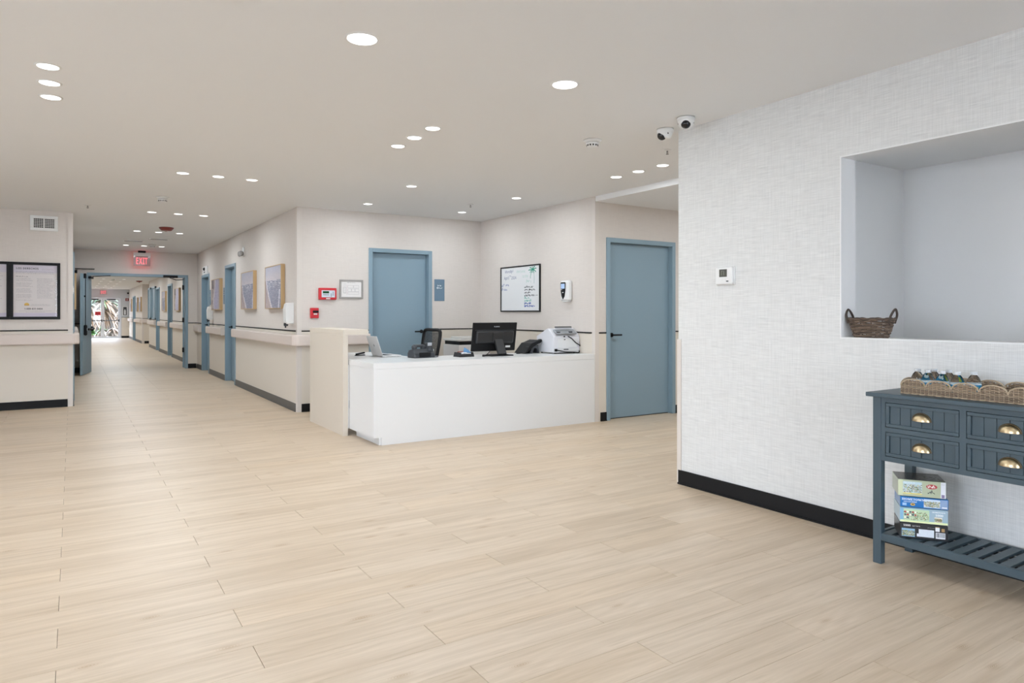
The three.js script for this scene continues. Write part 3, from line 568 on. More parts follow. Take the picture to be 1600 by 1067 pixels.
function roomSign(label, pos, turn, w = 0.163, h = 0.315) {
  const o = thing('room_sign', label, 'sign', pos, turn);
  mesh('plate', span(-w / 2, w / 2, 0, h, 0, 0.008, 0.002), M([0.14, 0.22, 0.30], 0.4), o);
  mesh('lettering', plane(w * 0.9, h * 0.3, 0, h * 0.66, 0.0085), M('#ffffff', 0.5, { map: drawn(256, 150, (g, W, Hh) => { g.fillStyle = '#688091'; g.fillRect(0, 0, W, Hh); squiggle(g, 75, 62, 105, 24, '#e8f0f4', 8); squiggle(g, 50, 118, 160, 26, '#e8f0f4', 8); }) }), o);
}
roomSign('blue room sign beside the door behind the reception desk', [4.5, 1.46, ZB], 0);
roomSign('blue room sign beside the middle corridor door', [XR, 1.455, -14.03], -PI / 2, 0.16);
roomSign('blue room sign between soap dispenser and call-light door', [XR, 1.455, -15.6], -PI / 2, 0.13);
{
  const o = thing('fire_alarm_annunciator', 'red fire alarm panel with small green screen', 'alarm panel', [2.8415, 1.461, ZB]);
  mesh('housing', span(-0.119, 0.119, 0, 0.157, 0, 0.045, 0.012), m.red, o);
  mesh('face_plate', span(-0.085, 0.092, 0.032, 0.124, 0.044, 0.05, 0.002), M([0.62, 0.68, 0.74], 0.4), o);
  mesh('screen', span(-0.07, 0.012, 0.083, 0.113, 0.049, 0.0515), M([0.012, 0.09, 0.03], 0.2), o);
  for (let k = 0; k < 4; k++) mesh('button', span(-0.062 + k * 0.019, -0.05 + k * 0.019, 0.06, 0.07, 0.049, 0.052), m.charcoal, o);
  mesh('key_column', [span(0.035, 0.05, 0.04, 0.085, 0.049, 0.0515), span(0.06, 0.075, 0.055, 0.11, 0.049, 0.051)], M([0.35, 0.38, 0.45], 0.5), o);
  mesh('name_plate', span(-0.025, 0.03, 0.008, 0.022, 0.044, 0.047), m.plastic, o);
}
{
  const o = thing('fire_pull_station', 'small red fire pull station below the alarm panel', 'pull station', [2.668, 1.218, ZB]);
  mesh('housing', span(-0.054, 0.054, 0, 0.135, 0, 0.04, 0.008), m.red, o);
  mesh('window', span(-0.025, 0.05, 0.07, 0.1, 0.039, 0.043), m.black, o); mesh('pull_bar', span(-0.015, 0.03, 0.045, 0.063, 0.039, 0.055, 0.003), m.plastic, o);
}
{
  const o = thing('framed_plan', 'silver framed evacuation plan next to the red alarm panel', 'framed plan', [3.173, 1.479, ZB]), W = 0.328, hh = 0.256, f = 0.024, sm = M([0.36, 0.34, 0.32], 0.4, { metalness: 0.3 });
  mesh('plan_frame', [span(-W / 2, W / 2, 0, f, 0, 0.018, 0.003), span(-W / 2, W / 2, hh - f, hh, 0, 0.018, 0.003), span(-W / 2, -W / 2 + f, f, hh - f, 0, 0.018, 0.003), span(W / 2 - f, W / 2, f, hh - f, 0, 0.018, 0.003)], sm, o);
  mesh('drawing', plane(W - 2 * f, hh - 2 * f, 0, hh / 2, 0.008), M('#ffffff', 0.6, { map: drawn(420, 312, (g, w, h) => {
    g.fillStyle = '#e6e2e0'; g.fillRect(0, 0, w, h); squiggle(g, 130, 30, 170, 12, '#8a8686', 3); g.strokeStyle = '#8f8b8c'; g.lineWidth = 3;
    for (const [x, y, a, b] of [[140, 80, 110, 50], [260, 80, 110, 50], [140, 150, 70, 50], [215, 150, 70, 50], [290, 150, 80, 50], [140, 215, 230, 40], [40, 120, 60, 110]]) g.strokeRect(x, y, a, b);
    g.strokeStyle = '#b98f96'; g.lineWidth = 4; g.beginPath(); g.moveTo(118, 60); g.lineTo(118, 270); g.stroke();
    for (let k = 0; k < 7; k++) squiggle(g, 40, 60 + k * 30, 66, 8, '#9b9798', 2);
  }) }), o);
}
{
  const o = thing('whiteboard', 'black framed whiteboard with handwriting and a green palm tree', 'whiteboard', [XB, 1.302, -7.885], -PI / 2), W = 0.985, hh = 0.635, f = 0.018;
  mesh('board_frame', [span(-W / 2, W / 2, 0, f, 0, 0.022, 0.003), span(-W / 2, W / 2, hh - f, hh, 0, 0.022, 0.003), span(-W / 2, -W / 2 + f, f, hh - f, 0, 0.022, 0.003), span(W / 2 - f, W / 2, f, hh - f, 0, 0.022, 0.003)], m.black, o);
  mesh('writing_surface', plane(W - 2 * f, hh - 2 * f, 0, hh / 2, 0.012), M('#ffffff', 0.25, { map: drawn(1500, 960, (g, w, h) => {
    g.fillStyle = '#e4e5e6'; g.fillRect(0, 0, w, h); g.fillStyle = '#5f6a94';
    g.font = 'italic 86px sans-serif'; g.fillText('Monday', 140, 112); g.fillRect(400, 40, 10, 60); g.fillRect(470, 40, 10, 60);
    g.font = '100px sans-serif'; g.fillText('April', 110, 260); g.font = '54px sans-serif'; g.fillText('1st', 330, 200); g.font = '92px sans-serif'; g.fillText('2024', 410, 260);
    squiggle(g, 18, 420, 130, 60, '#7c88b4', 11); squiggle(g, 180, 410, 170, 60, '#7c88b4', 11); squiggle(g, 18, 510, 80, 56, '#7c88b4', 11); squiggle(g, 120, 505, 130, 56, '#7c88b4', 11);
    g.fillStyle = '#b3d0c6'; g.font = '84px sans-serif'; g.fillText('Welcome', 620, 130); g.fillText('to the', 860, 240); squiggle(g, 1010, 360, 190, 66, '#b3d0c6', 11);
    // palm tree
    g.strokeStyle = '#5e9a86'; g.lineWidth = 16; g.beginPath(); g.moveTo(1250, 90); g.quadraticCurveTo(1160, 170, 1165, 270); g.stroke(); g.lineWidth = 13; g.strokeStyle = '#8fb0a6'; g.beginPath(); g.moveTo(1255, 90); g.quadraticCurveTo(1330, 200, 1300, 380); g.stroke();
    g.strokeStyle = '#2f9478'; g.lineWidth = 20; for (const [x, y] of [[1090, 90], [1150, 150], [1140, 40], [1240, 20], [1340, 20], [1390, 60], [1370, 140], [1300, 160], [1230, 150]]) { g.beginPath(); g.moveTo(1250, 85); g.quadraticCurveTo((1250 + x) / 2, Math.min(85, y) - 10, x, y); g.stroke(); }
    for (const [y, ww, c, k] of [[470, 330, '#2b2a30', 11], [530, 400, '#2b2a30', 11], [590, 230, '#2b2a30', 11], [650, 390, '#2b2a30', 12], [710, 200, '#79b3a4', 10], [765, 260, '#4fa596', 10], [820, 250, '#2f4f9e', 13], [880, 390, '#3b57a4', 13]]) squiggle(g, 940, y, ww, 40, c, k);
    g.fillStyle = '#2b2a30'; g.fillRect(1360, 630, 80, 8);
  }) }), o);
  for (const s of [-1, 1]) mesh('corner_clip', cylZ(0.006, 0.004, s * 0.455, 0.04, 0.0135, 10), m.metal, o);
}
{
  const o = thing('time_clock', 'white wall time clock with black keypad and small blue screen', 'time clock', [XB, 1.438, -6.80], -PI / 2);
  mesh('housing', span(-0.085, 0.085, 0, 0.25, 0, 0.065, 0.022), m.plastic, o);
  mesh('keypad', extrude([[0, -0.105], [0.028, -0.07], [0.045, 0.0], [0.05, 0.09], [0.04, 0.105], [-0.04, 0.105], [-0.05, 0.09], [-0.045, 0.0], [-0.028, -0.07]], 0.006, 0.002).translate(-0.02, 0.125, 0.064), m.black, o);
  mesh('screen', span(-0.058, 0.018, 0.15, 0.212, 0.07, 0.0735), M([0.38, 0.52, 0.72], 0.3, { emissive: lin(0.30, 0.42, 0.62), emissiveIntensity: 0.35 }), o);
  mesh('sensor', [span(-0.03, -0.005, 0.098, 0.108, 0.07, 0.074), span(-0.065, -0.035, 0.135, 0.141, 0.07, 0.074)], m.plastic, o);
  mesh('base_tray', span(-0.05, 0.06, -0.012, 0.004, 0.005, 0.055, 0.004), m.plastic, o);
}
{
  const o = thing('thermostat', 'white thermostat with grey display on the papered wall', 'thermostat', [XP, 1.485, -3.23], -PI / 2);
  mesh('back_plate', span(-0.078, 0.078, -0.002, 0.128, 0, 0.012, 0.006), m.plastic, o); mesh('housing', span(-0.074, 0.074, 0.002, 0.124, 0.01, 0.03, 0.010), m.plastic, o);
  mesh('screen', span(-0.036, 0.030, 0.055, 0.108, 0.0295, 0.0315), M([0.10, 0.105, 0.09], 0.25), o);
  mesh('digits', [span(-0.018, -0.014, 0.066, 0.098, 0.0312, 0.0322), span(0.002, 0.006, 0.066, 0.098, 0.0312, 0.0322), span(-0.018, -0.006, 0.094, 0.098, 0.0312, 0.0322)], M([0.2, 0.21, 0.18], 0.4), o);
  mesh('button', span(-0.03, -0.012, 0.026, 0.042, 0.0295, 0.033, 0.002), m.white, o); mesh('button', span(0.0, 0.018, 0.026, 0.042, 0.0295, 0.033, 0.002), m.white, o);
  mesh('indicator', span(0.024, 0.043, 0.02, 0.028, 0.0295, 0.0312), m.charcoal, o);
}
{
  const o = thing('light_switch', 'white switch plate around the corner from the posters', 'switch', [0.0, 1.56, -11.75], PI / 2);
  mesh('plate', span(-0.04, 0.04, 0, 0.115, 0, 0.012, 0.003), m.plastic, o); mesh('rocker', span(-0.016, 0.016, 0.025, 0.09, 0.01, 0.018, 0.003), m.plastic, o);
}
{ // end wall
  const o = thing('extinguisher_cabinet', 'recessed fire extinguisher cabinet beside the garden doors', 'cabinet', [2.265, 1.13, ZEND]);
  mesh('cabinet_frame', [span(-0.11, 0.11, 0, 0.03, 0, 0.05), span(-0.11, 0.11, 0.45, 0.48, 0, 0.05), span(-0.11, -0.08, 0.03, 0.45, 0, 0.05), span(0.08, 0.11, 0.03, 0.45, 0, 0.05)], m.plastic, o);
  mesh('interior', span(-0.08, 0.08, 0.03, 0.45, 0.001, 0.006), m.charcoal, o);
  mesh('extinguisher', [cyl(0.04, 0.04, 0.22, 0, 0.17, 0.028, 12).scale(1, 1, 0.4).translate(0, 0, 0.015), cyl(0.012, 0.03, 0.06, 0, 0.31, 0.024, 10)], m.plastic, o);
  const r = thing('fire_sign', 'small red fire equipment sign high beside the garden doors', 'sign', [2.36, 1.885, ZEND]); mesh('plate', span(-0.075, 0.075, 0, 0.145, 0, 0.012), m.darkred, r); mesh('symbol', [span(-0.015, 0.015, 0.045, 0.12, 0.011, 0.014), span(-0.015, 0.015, 0.02, 0.036, 0.011, 0.014)], m.plastic, r);
  const c = thing('far_camera', 'tiny dark camera in the far corridor corner', 'camera', [2.40, 2.24, -40.12]); mesh('camera_body', new THREE.SphereGeometry(0.045, 14, 10).translate(0, 0.045, 0), m.black, c); mesh('bracket', span(-0.015, 0.055, 0.03, 0.06, -0.08, 0), m.plastic, c);
}

// ───────────────────────── reception desk ─────────────────────────
const DT = 0.80;
{
  const o = thing('reception_desk', 'long white reception desk with plain front panel', 'reception desk', [2.53, 0, ZH]);
  const X = x => x - 2.53, Zc = z => z - ZH, S = (x0, x1, y0, y1, z0, z1, r = 0) => span(X(x0), X(x1), y0, y1, Zc(z0), Zc(z1), r);
  mesh('front_panel', [S(2.528, XB - 0.006, 0, 0.076, ZH - 0.03, ZH), S(2.446, XB - 0.006, 0.076, 0.742, ZH - 0.03, ZH)], m.desk, o).userData.label = 'tall plain white front panel';
  mesh('side_panel', S(2.446, 2.476, 0.076, 0.742, -6.968, ZH - 0.03), m.desk, o);
  mesh('filler', S(2.433, 2.446, 0.076, 0.742, -7.2, -6.975), m.desk, o);
  mesh('toe_kick', S(2.512, 2.53, 0, 0.076, -6.94, ZH - 0.03), m.desk, o);
  mesh('worktop', [S(2.444, XB - 0.006, 0.743, DT, -7.0, ZH + 0.001, 0.002)], m.desk, o);
  const q = thing('desk_return', 'cream-ended return of the reception desk with raised ledge', 'desk return', [2.53, 0, ZH]);
  mesh('return_worktop', S(2.434, 3.17, 0.743, DT, -8.16, -7.001, 0.002), m.desk, q);
  mesh('end_panel', S(2.38, 2.432, 0.0, 1.056, -8.16, -6.97, 0.002), m.cream, q).userData.label = 'cream end panel facing the corridor';
  mesh('ledge', S(2.38, 2.655, 1.056, 1.112, -8.16, -6.97, 0.003), m.cream, q).userData.label = 'raised cream ledge';
  mesh('return_support', S(3.10, 3.13, 0, 0.743, -8.12, -7.3), m.desk, q); mesh('pedestal', S(3.9, 4.3, 0.05, 0.743, -6.95, -6.35), m.desk, o);
}
{ // laptop, lid towards the corridor
  const o = thing('laptop', 'open silver laptop next to the cream ledge', 'laptop', [2.87, DT, -7.265]);
  const sil = M([0.70, 0.69, 0.69], 0.35, { metalness: 0.15 });
  mesh('base', span(0.0, 0.225, 0.003, 0.018, -0.155, 0.155, 0.005), sil, o); mesh('keyboard', span(0.03, 0.12, 0.0175, 0.0195, -0.135, 0.135), m.charcoal, o); mesh('touchpad', span(0.14, 0.205, 0.0175, 0.0188, -0.05, 0.05), sil, o);
  mesh('foot', [cyl(0.008, 0.008, 0.004, 0.03, 0.002, -0.12, 8), cyl(0.008, 0.008, 0.004, 0.03, 0.002, 0.12, 8), cyl(0.008, 0.008, 0.004, 0.2, 0.002, 0.12, 8), cyl(0.008, 0.008, 0.004, 0.2, 0.002, -0.12, 8)], m.black, o);
  const lid = new THREE.Group(); lid.name = 'lid'; lid.position.set(0.004, 0.018, 0); lid.rotation.z = 0.32; o.add(lid);
  mesh('lid_shell', span(-0.004, 0.003, 0, 0.222, -0.155, 0.155, 0.003), sil, lid); mesh('screen', span(0.0032, 0.0042, 0.012, 0.215, -0.147, 0.147), m.black, lid);
  mesh('emblem', new THREE.CylinderGeometry(0.016, 0.016, 0.001, 20).rotateZ(PI / 2).translate(-0.0044, 0.115, 0), M([0.5, 0.49, 0.49], 0.2, { metalness: 0.6 }), lid);
  const s = thing('stapler', 'small black stapler lying behind the laptop', 'stapler', [2.765, DT, -7.52], 0.3);
  mesh('base', box(0.13, 0.01, 0.03, 0, 0.005, 0, 0.004), m.black, s); mesh('arm', box(0.12, 0.018, 0.026, 0.003, 0, 0, 0.006).rotateZ(0.12).translate(0, 0.024, 0), m.black, s);
}
{ // desk phone seen from behind
  const o = thing('desk_phone', 'dark grey desk phone seen from behind beside the laptop', 'phone', [3.21, DT, -6.83], 0.08);
  mesh('base', [extrude([[-0.085, 0], [0.075, 0], [0.075, 0.05], [0.045, 0.075], [0.03, 0.098], [-0.06, 0.082], [-0.085, 0.05]], 0.24, 0.008).rotateY(-PI / 2).translate(0.12, 0, 0)], m.charcoal, o);
  mesh('stand', span(-0.07, 0.07, 0.012, 0.06, 0.068, 0.082, 0.004), m.black, o);
  mesh('handset', [box(0.125, 0.03, 0.05, -0.045, 0.130, 0.01, 0.014), box(0.05, 0.05, 0.055, -0.095, 0.112, 0.01, 0.018), box(0.05, 0.05, 0.055, 0.01, 0.112, 0.01, 0.018)], m.charcoal, o);
  mesh('display_hood', [box(0.07, 0.09, 0.06, 0.085, 0.115, 0.0, 0.012), cyl(0.03, 0.034, 0.04, 0.085, 0.095, 0.03, 16)], m.charcoal, o);
  mesh('display', box(0.05, 0.035, 0.004, 0.085, 0.145, 0.031), M([0.42, 0.44, 0.48], 0.2), o);
  mesh('side_card', box(0.004, 0.06, 0.05, 0.128, 0.06, 0.02), m.plastic, o);
  mesh('power_lead', tube([[0.1, 0.01, 0.07], [0.14, 0.006, 0.06], [0.19, 0.006, 0.03]], 0.005, 12, 6), m.black, o);
}
{ // desk tidy
  const o = thing('desk_tray', 'black desk tray with papers and a blue card beside the monitor', 'desk tray', [3.675, DT, -6.72], 0.05);
  mesh('tray', [extrude([[-0.095, 0], [0.095, 0], [0.08, 0.05], [0.074, 0.05], [0.088, 0.004], [-0.088, 0.004], [-0.072, 0.05], [-0.08, 0.05]], 0.14).translate(0, 0, -0.07), box(0.17, 0.03, 0.004, 0, 0.015, 0.068), box(0.16, 0.03, 0.004, 0, 0.015, -0.068)], m.blackRough, o);
  mesh('paper', [box(0.13, 0.008, 0.1, 0, 0.035, 0, 0.002), box(0.05, 0.012, 0.06, -0.02, 0.044, 0.03, 0.002)], m.offwhite, o);
  mesh('blue_card', extrude([[0, 0], [0.09, 0.0], [0.06, 0.03], [0.012, 0.06]], 0.004).rotateY(-0.3).translate(-0.02, 0.045, 0.02), M([0.10, 0.25, 0.45], 0.5), o);
  mesh('pens', [cylX(0.004, 0.13, 0.0, 0.052, -0.03, 8), cylX(0.004, 0.12, 0.01, 0.053, -0.045, 8)], M([0.25, 0.05, 0.03], 0.4), o);
}
{ // monitor
  const o = thing('computer_monitor', 'black computer monitor seen from behind on the desk', 'monitor', [4.06, DT, -6.72]);
  mesh('foot', [box(0.30, 0.012, 0.20, 0.03, 0.006, 0.05, 0.004), box(0.2, 0.006, 0.14, 0.03, 0.014, 0.05, 0.003)], m.black, o);
  mesh('neck', extrude([[-0.055, 0], [0.055, 0], [0.05, 0.2], [-0.05, 0.2]], 0.022, 0.004).rotateX(-0.5).translate(0.035, 0.014, 0.125), M([0.022, 0.022, 0.024], 0.35), o);
  const p = new THREE.Group(); p.name = 'panel'; p.position.set(0, 0.052, -0.01); p.rotation.x = 0.17; o.add(p);
  mesh('back_shell', [box(0.585, 0.33, 0.018, 0, 0.165, 0, 0.006)], m.black, p);
  mesh('rear_bulge', [box(0.50, 0.155, 0.05, 0, 0.165, 0.012, 0.024), box(0.14, 0.11, 0.012, 0.03, 0.165, 0.04, 0.004)], M([0.02, 0.021, 0.023], 0.3), p);
  mesh('groove', box(0.52, 0.006, 0.002, 0, 0.245, 0.0105), m.charcoal, p);
  mesh('screen', plane(0.565, 0.31, 0, 0.165, 0).rotateY(PI).translate(0, 0, -0.0095), M([0.02, 0.02, 0.022], 0.15), p);
  mesh('logo', textGeo('PLANAR', 0.014, 0.001).translate(0.02, 0.285, 0.0095), M([0.4, 0.42, 0.45], 0.3), p).userData.label = 'grey maker lettering';
  mesh('sticker', box(0.065, 0.022, 0.001, 0.19, 0.05, 0.0098), m.plastic, p);
  mesh('power_cable', [tube([[-0.11, 0.056, 0.105], [-0.14, 0.03, 0.11], [-0.19, 0.008, 0.12], [-0.15, 0.007, 0.15], [-0.05, 0.007, 0.165], [0.06, 0.007, 0.17], [0.16, 0.007, 0.165]], 0.004, 40, 6), box(0.03, 0.012, 0.014, -0.2, 0.0065, 0.12, 0.003)], m.black, o);
}
{ // second phone, seen from the side
  const o = thing('desk_phone', 'black wedge-shaped desk phone between monitor and printer', 'phone', [4.62, DT, -6.86], 0.1);
  mesh('base', extrude([[-0.12, 0.004], [-0.105, 0.0], [0.02, 0.075], [0.13, 0.13], [0.148, 0.15], [0.12, 0.158], [0.035, 0.13], [-0.01, 0.12]], 0.19, 0.004).translate(0, 0.004, -0.095), m.black, o);
  mesh('handset', [extrude([[-0.07, 0.072], [0.05, 0.13], [0.14, 0.162], [0.15, 0.14], [0.13, 0.118], [0.03, 0.09]], 0.045, 0.008).translate(0.01, 0.008, 0.045)], m.black, o);
  mesh('stand', [extrude([[-0.02, 0.0], [0.02, 0.0], [0.05, 0.06], [0.09, 0.06], [0.12, 0.0], [0.135, 0.0], [0.11, 0.1], [0.02, 0.08]], 0.15).translate(0, 0, -0.075)], m.charcoal, o);
  mesh('cord', tube([[-0.11, 0.012, 0.04], [-0.15, 0.008, 0.04], [-0.19, 0.007, 0.03]], 0.006, 12, 6), m.black, o);
}
{ // laser printer
  const o = thing('laser_printer', 'white desktop laser printer at the wall end of the desk', 'printer', [4.81, DT, -6.565]);
  const pr = m.offwhite;
  mesh('body', extrude([[0, 0.012], [0, 0.20], [-0.03, 0.235], [-0.12, 0.30], [-0.15, 0.295], [-0.355, 0.205], [-0.355, 0.012]], 0.375, 0.008).rotateY(-PI / 2).translate(0.375, 0, 0), pr, o);
  mesh('foot', [[0.04, -0.04], [0.33, -0.04], [0.04, -0.31], [0.33, -0.31]].map(([x, z]) => cyl(0.014, 0.014, 0.014, x, 0.007, z, 10)), m.black, o);
  mesh('rear_cover', [box(0.30, 0.11, 0.008, 0.20, 0.125, 0.002, 0.004), box(0.30, 0.035, 0.010, 0.20, 0.045, 0.003, 0.003)], M([0.74, 0.75, 0.76], 0.4), o);
  mesh('manual_tray', [box(0.30, 0.012, 0.09, 0, 0, 0, 0.003).rotateX(0.55).translate(0.18, 0.262, -0.02), box(0.22, 0.010, 0.05, 0.18, 0.305, -0.06, 0.003)], M([0.30, 0.32, 0.34], 0.45), o);
  mesh('tray_edge', [box(0.25, 0.012, 0.012, 0.165, 0.318, -0.045, 0.003), box(0.05, 0.03, 0.02, 0.06, 0.25, 0.0, 0.003), box(0.05, 0.03, 0.02, 0.24, 0.25, 0.0, 0.003)], m.charcoal, o);
  mesh('side_grille', [box(0.004, 0.085, 0.05, -0.001, 0.15, -0.10), box(0.004, 0.018, 0.09, -0.001, 0.225, -0.10), cylX(0.009, 0.004, -0.001, 0.09, -0.04)], M([0.36, 0.36, 0.40], 0.6), o);
  mesh('label_plate', [box(0.022, 0.016, 0.002, 0.145, 0.205, 0.007), box(0.022, 0.01, 0.002, 0.15, 0.168, 0.007), box(0.07, 0.012, 0.002, 0.17, 0.05, 0.009)], m.charcoal, o);
  mesh('power_cable', [tube([[0.20, 0.205, 0.008], [0.25, 0.18, 0.012], [0.31, 0.13, 0.014], [0.37, 0.095, 0.016], [0.375, 0.085, 0.016]], 0.006, 24, 6), tube([[0.02, 0.045, 0.01], [0.06, 0.04, 0.016], [0.15, 0.022, 0.018], [0.28, 0.014, 0.018], [0.365, 0.010, 0.012], [0.37, 0.03, 0.008]], 0.006, 30, 6), box(0.03, 0.03, 0.02, 0.018, 0.045, 0.01, 0.004)], m.black, o);
}
{ // office chair facing the corridor
  const o = thing('office_chair', 'black mesh-back office chair behind the desk', 'office chair', [3.475, 0, -7.74]);
  const back = new THREE.Group(); back.name = 'backrest'; back.position.set(0.21, 0.56, 0); back.rotation.z = -0.20; o.add(back);
  mesh('back_frame', [tube([[0, 0, -0.2], [0.01, 0.25, -0.225], [0, 0.5, -0.225], [0, 0.52, -0.2], [0, 0.525, 0], [0, 0.52, 0.2], [0, 0.5, 0.225], [0.01, 0.25, 0.225], [0, 0, 0.2], [0, -0.02, 0]], 0.021, 60, 8, true)], m.black, back);
  const net = M([0.03, 0.03, 0.032], 0.8);
  const bars = []; for (let k = -13; k <= 13; k++) bars.push(box(0.0025, 0.50, 0.0055, 0.004, 0.25, k * 0.0155)); for (let k = 0; k < 32; k++) bars.push(box(0.0025, 0.0055, 0.42, 0.005, 0.01 + k * 0.0158, 0));
  const mm = mesh('mesh_panel', bars, net, back); mm.userData.kind = 'stuff';
  mesh('spine', [tube([[0.0, -0.12, 0], [0.05, 0.05, 0], [0.03, 0.22, 0]], 0.02, 16, 8), tube([[-0.2, -0.14, 0], [-0.05, -0.14, 0], [0.0, -0.1, 0]], 0.022, 12, 8)], m.black, back);
  mesh('seat', box(0.48, 0.08, 0.49, -0.02, 0.49, 0, 0.035), m.blackRough, o);
  for (const s of [-1, 1]) mesh('armrest', [box(0.24, 0.03, 0.07, 0.0, 0.69, s * 0.28, 0.012), box(0.05, 0.22, 0.03, 0.02, 0.58, s * 0.275, 0.008)], m.black, o);
  mesh('gas_column', [cyl(0.025, 0.025, 0.2, -0.02, 0.36, 0, 14), cyl(0.035, 0.035, 0.18, -0.02, 0.19, 0, 14)], m.charcoal, o);
  for (let k = 0; k < 5; k++) { const a = k / 5 * 2 * PI + 0.3, x = Math.cos(a), z = Math.sin(a); const leg = mesh('star_leg', box(0.28, 0.03, 0.045, 0.15, 0.085, 0, 0.01).rotateY(-a).translate(-0.02, 0, 0), m.black, o); mesh('caster', cylX(0.028, 0.04, 0, 0, 0, 14).rotateY(-a + PI / 2).translate(-0.02 + x * 0.28, 0.028, z * 0.28), m.black, leg); mesh('caster_stem', cyl(0.008, 0.008, 0.04, -0.02 + x * 0.28, 0.065, z * 0.28, 8), m.black, leg); }
}
{ // floor copier
  const o = thing('office_copier', 'white floor-standing copier behind the monitor', 'copier', [4.72, 0, -8.55]);
  mesh('cabinet', span(-0.25, 0.25, 0.02, 0.55, -0.24, 0.24, 0.01), m.plastic, o); mesh('body', span(-0.25, 0.25, 0.552, 0.845, -0.24, 0.24, 0.012), M([0.70, 0.67, 0.65], 0.45), o);
  mesh('paper_gap', span(-0.23, 0.25, 0.845, 0.895, -0.22, 0.22), m.black, o); mesh('scanner_lid', [span(-0.25, 0.25, 0.895, 0.925, -0.24, 0.24, 0.008), span(-0.15, 0.2, 0.925, 0.95, -0.2, 0.12, 0.008)], M([0.66, 0.64, 0.61], 0.45), o);
  mesh('front_door', span(-0.09, 0.22, 0.60, 0.80, 0.239, 0.246, 0.003), m.plastic, o); mesh('foot', [[-0.2, -0.2], [0.2, -0.2], [-0.2, 0.2], [0.2, 0.2]].map(([x, z]) => cyl(0.02, 0.02, 0.022, x, 0.011, z, 10)), m.black, o);
}

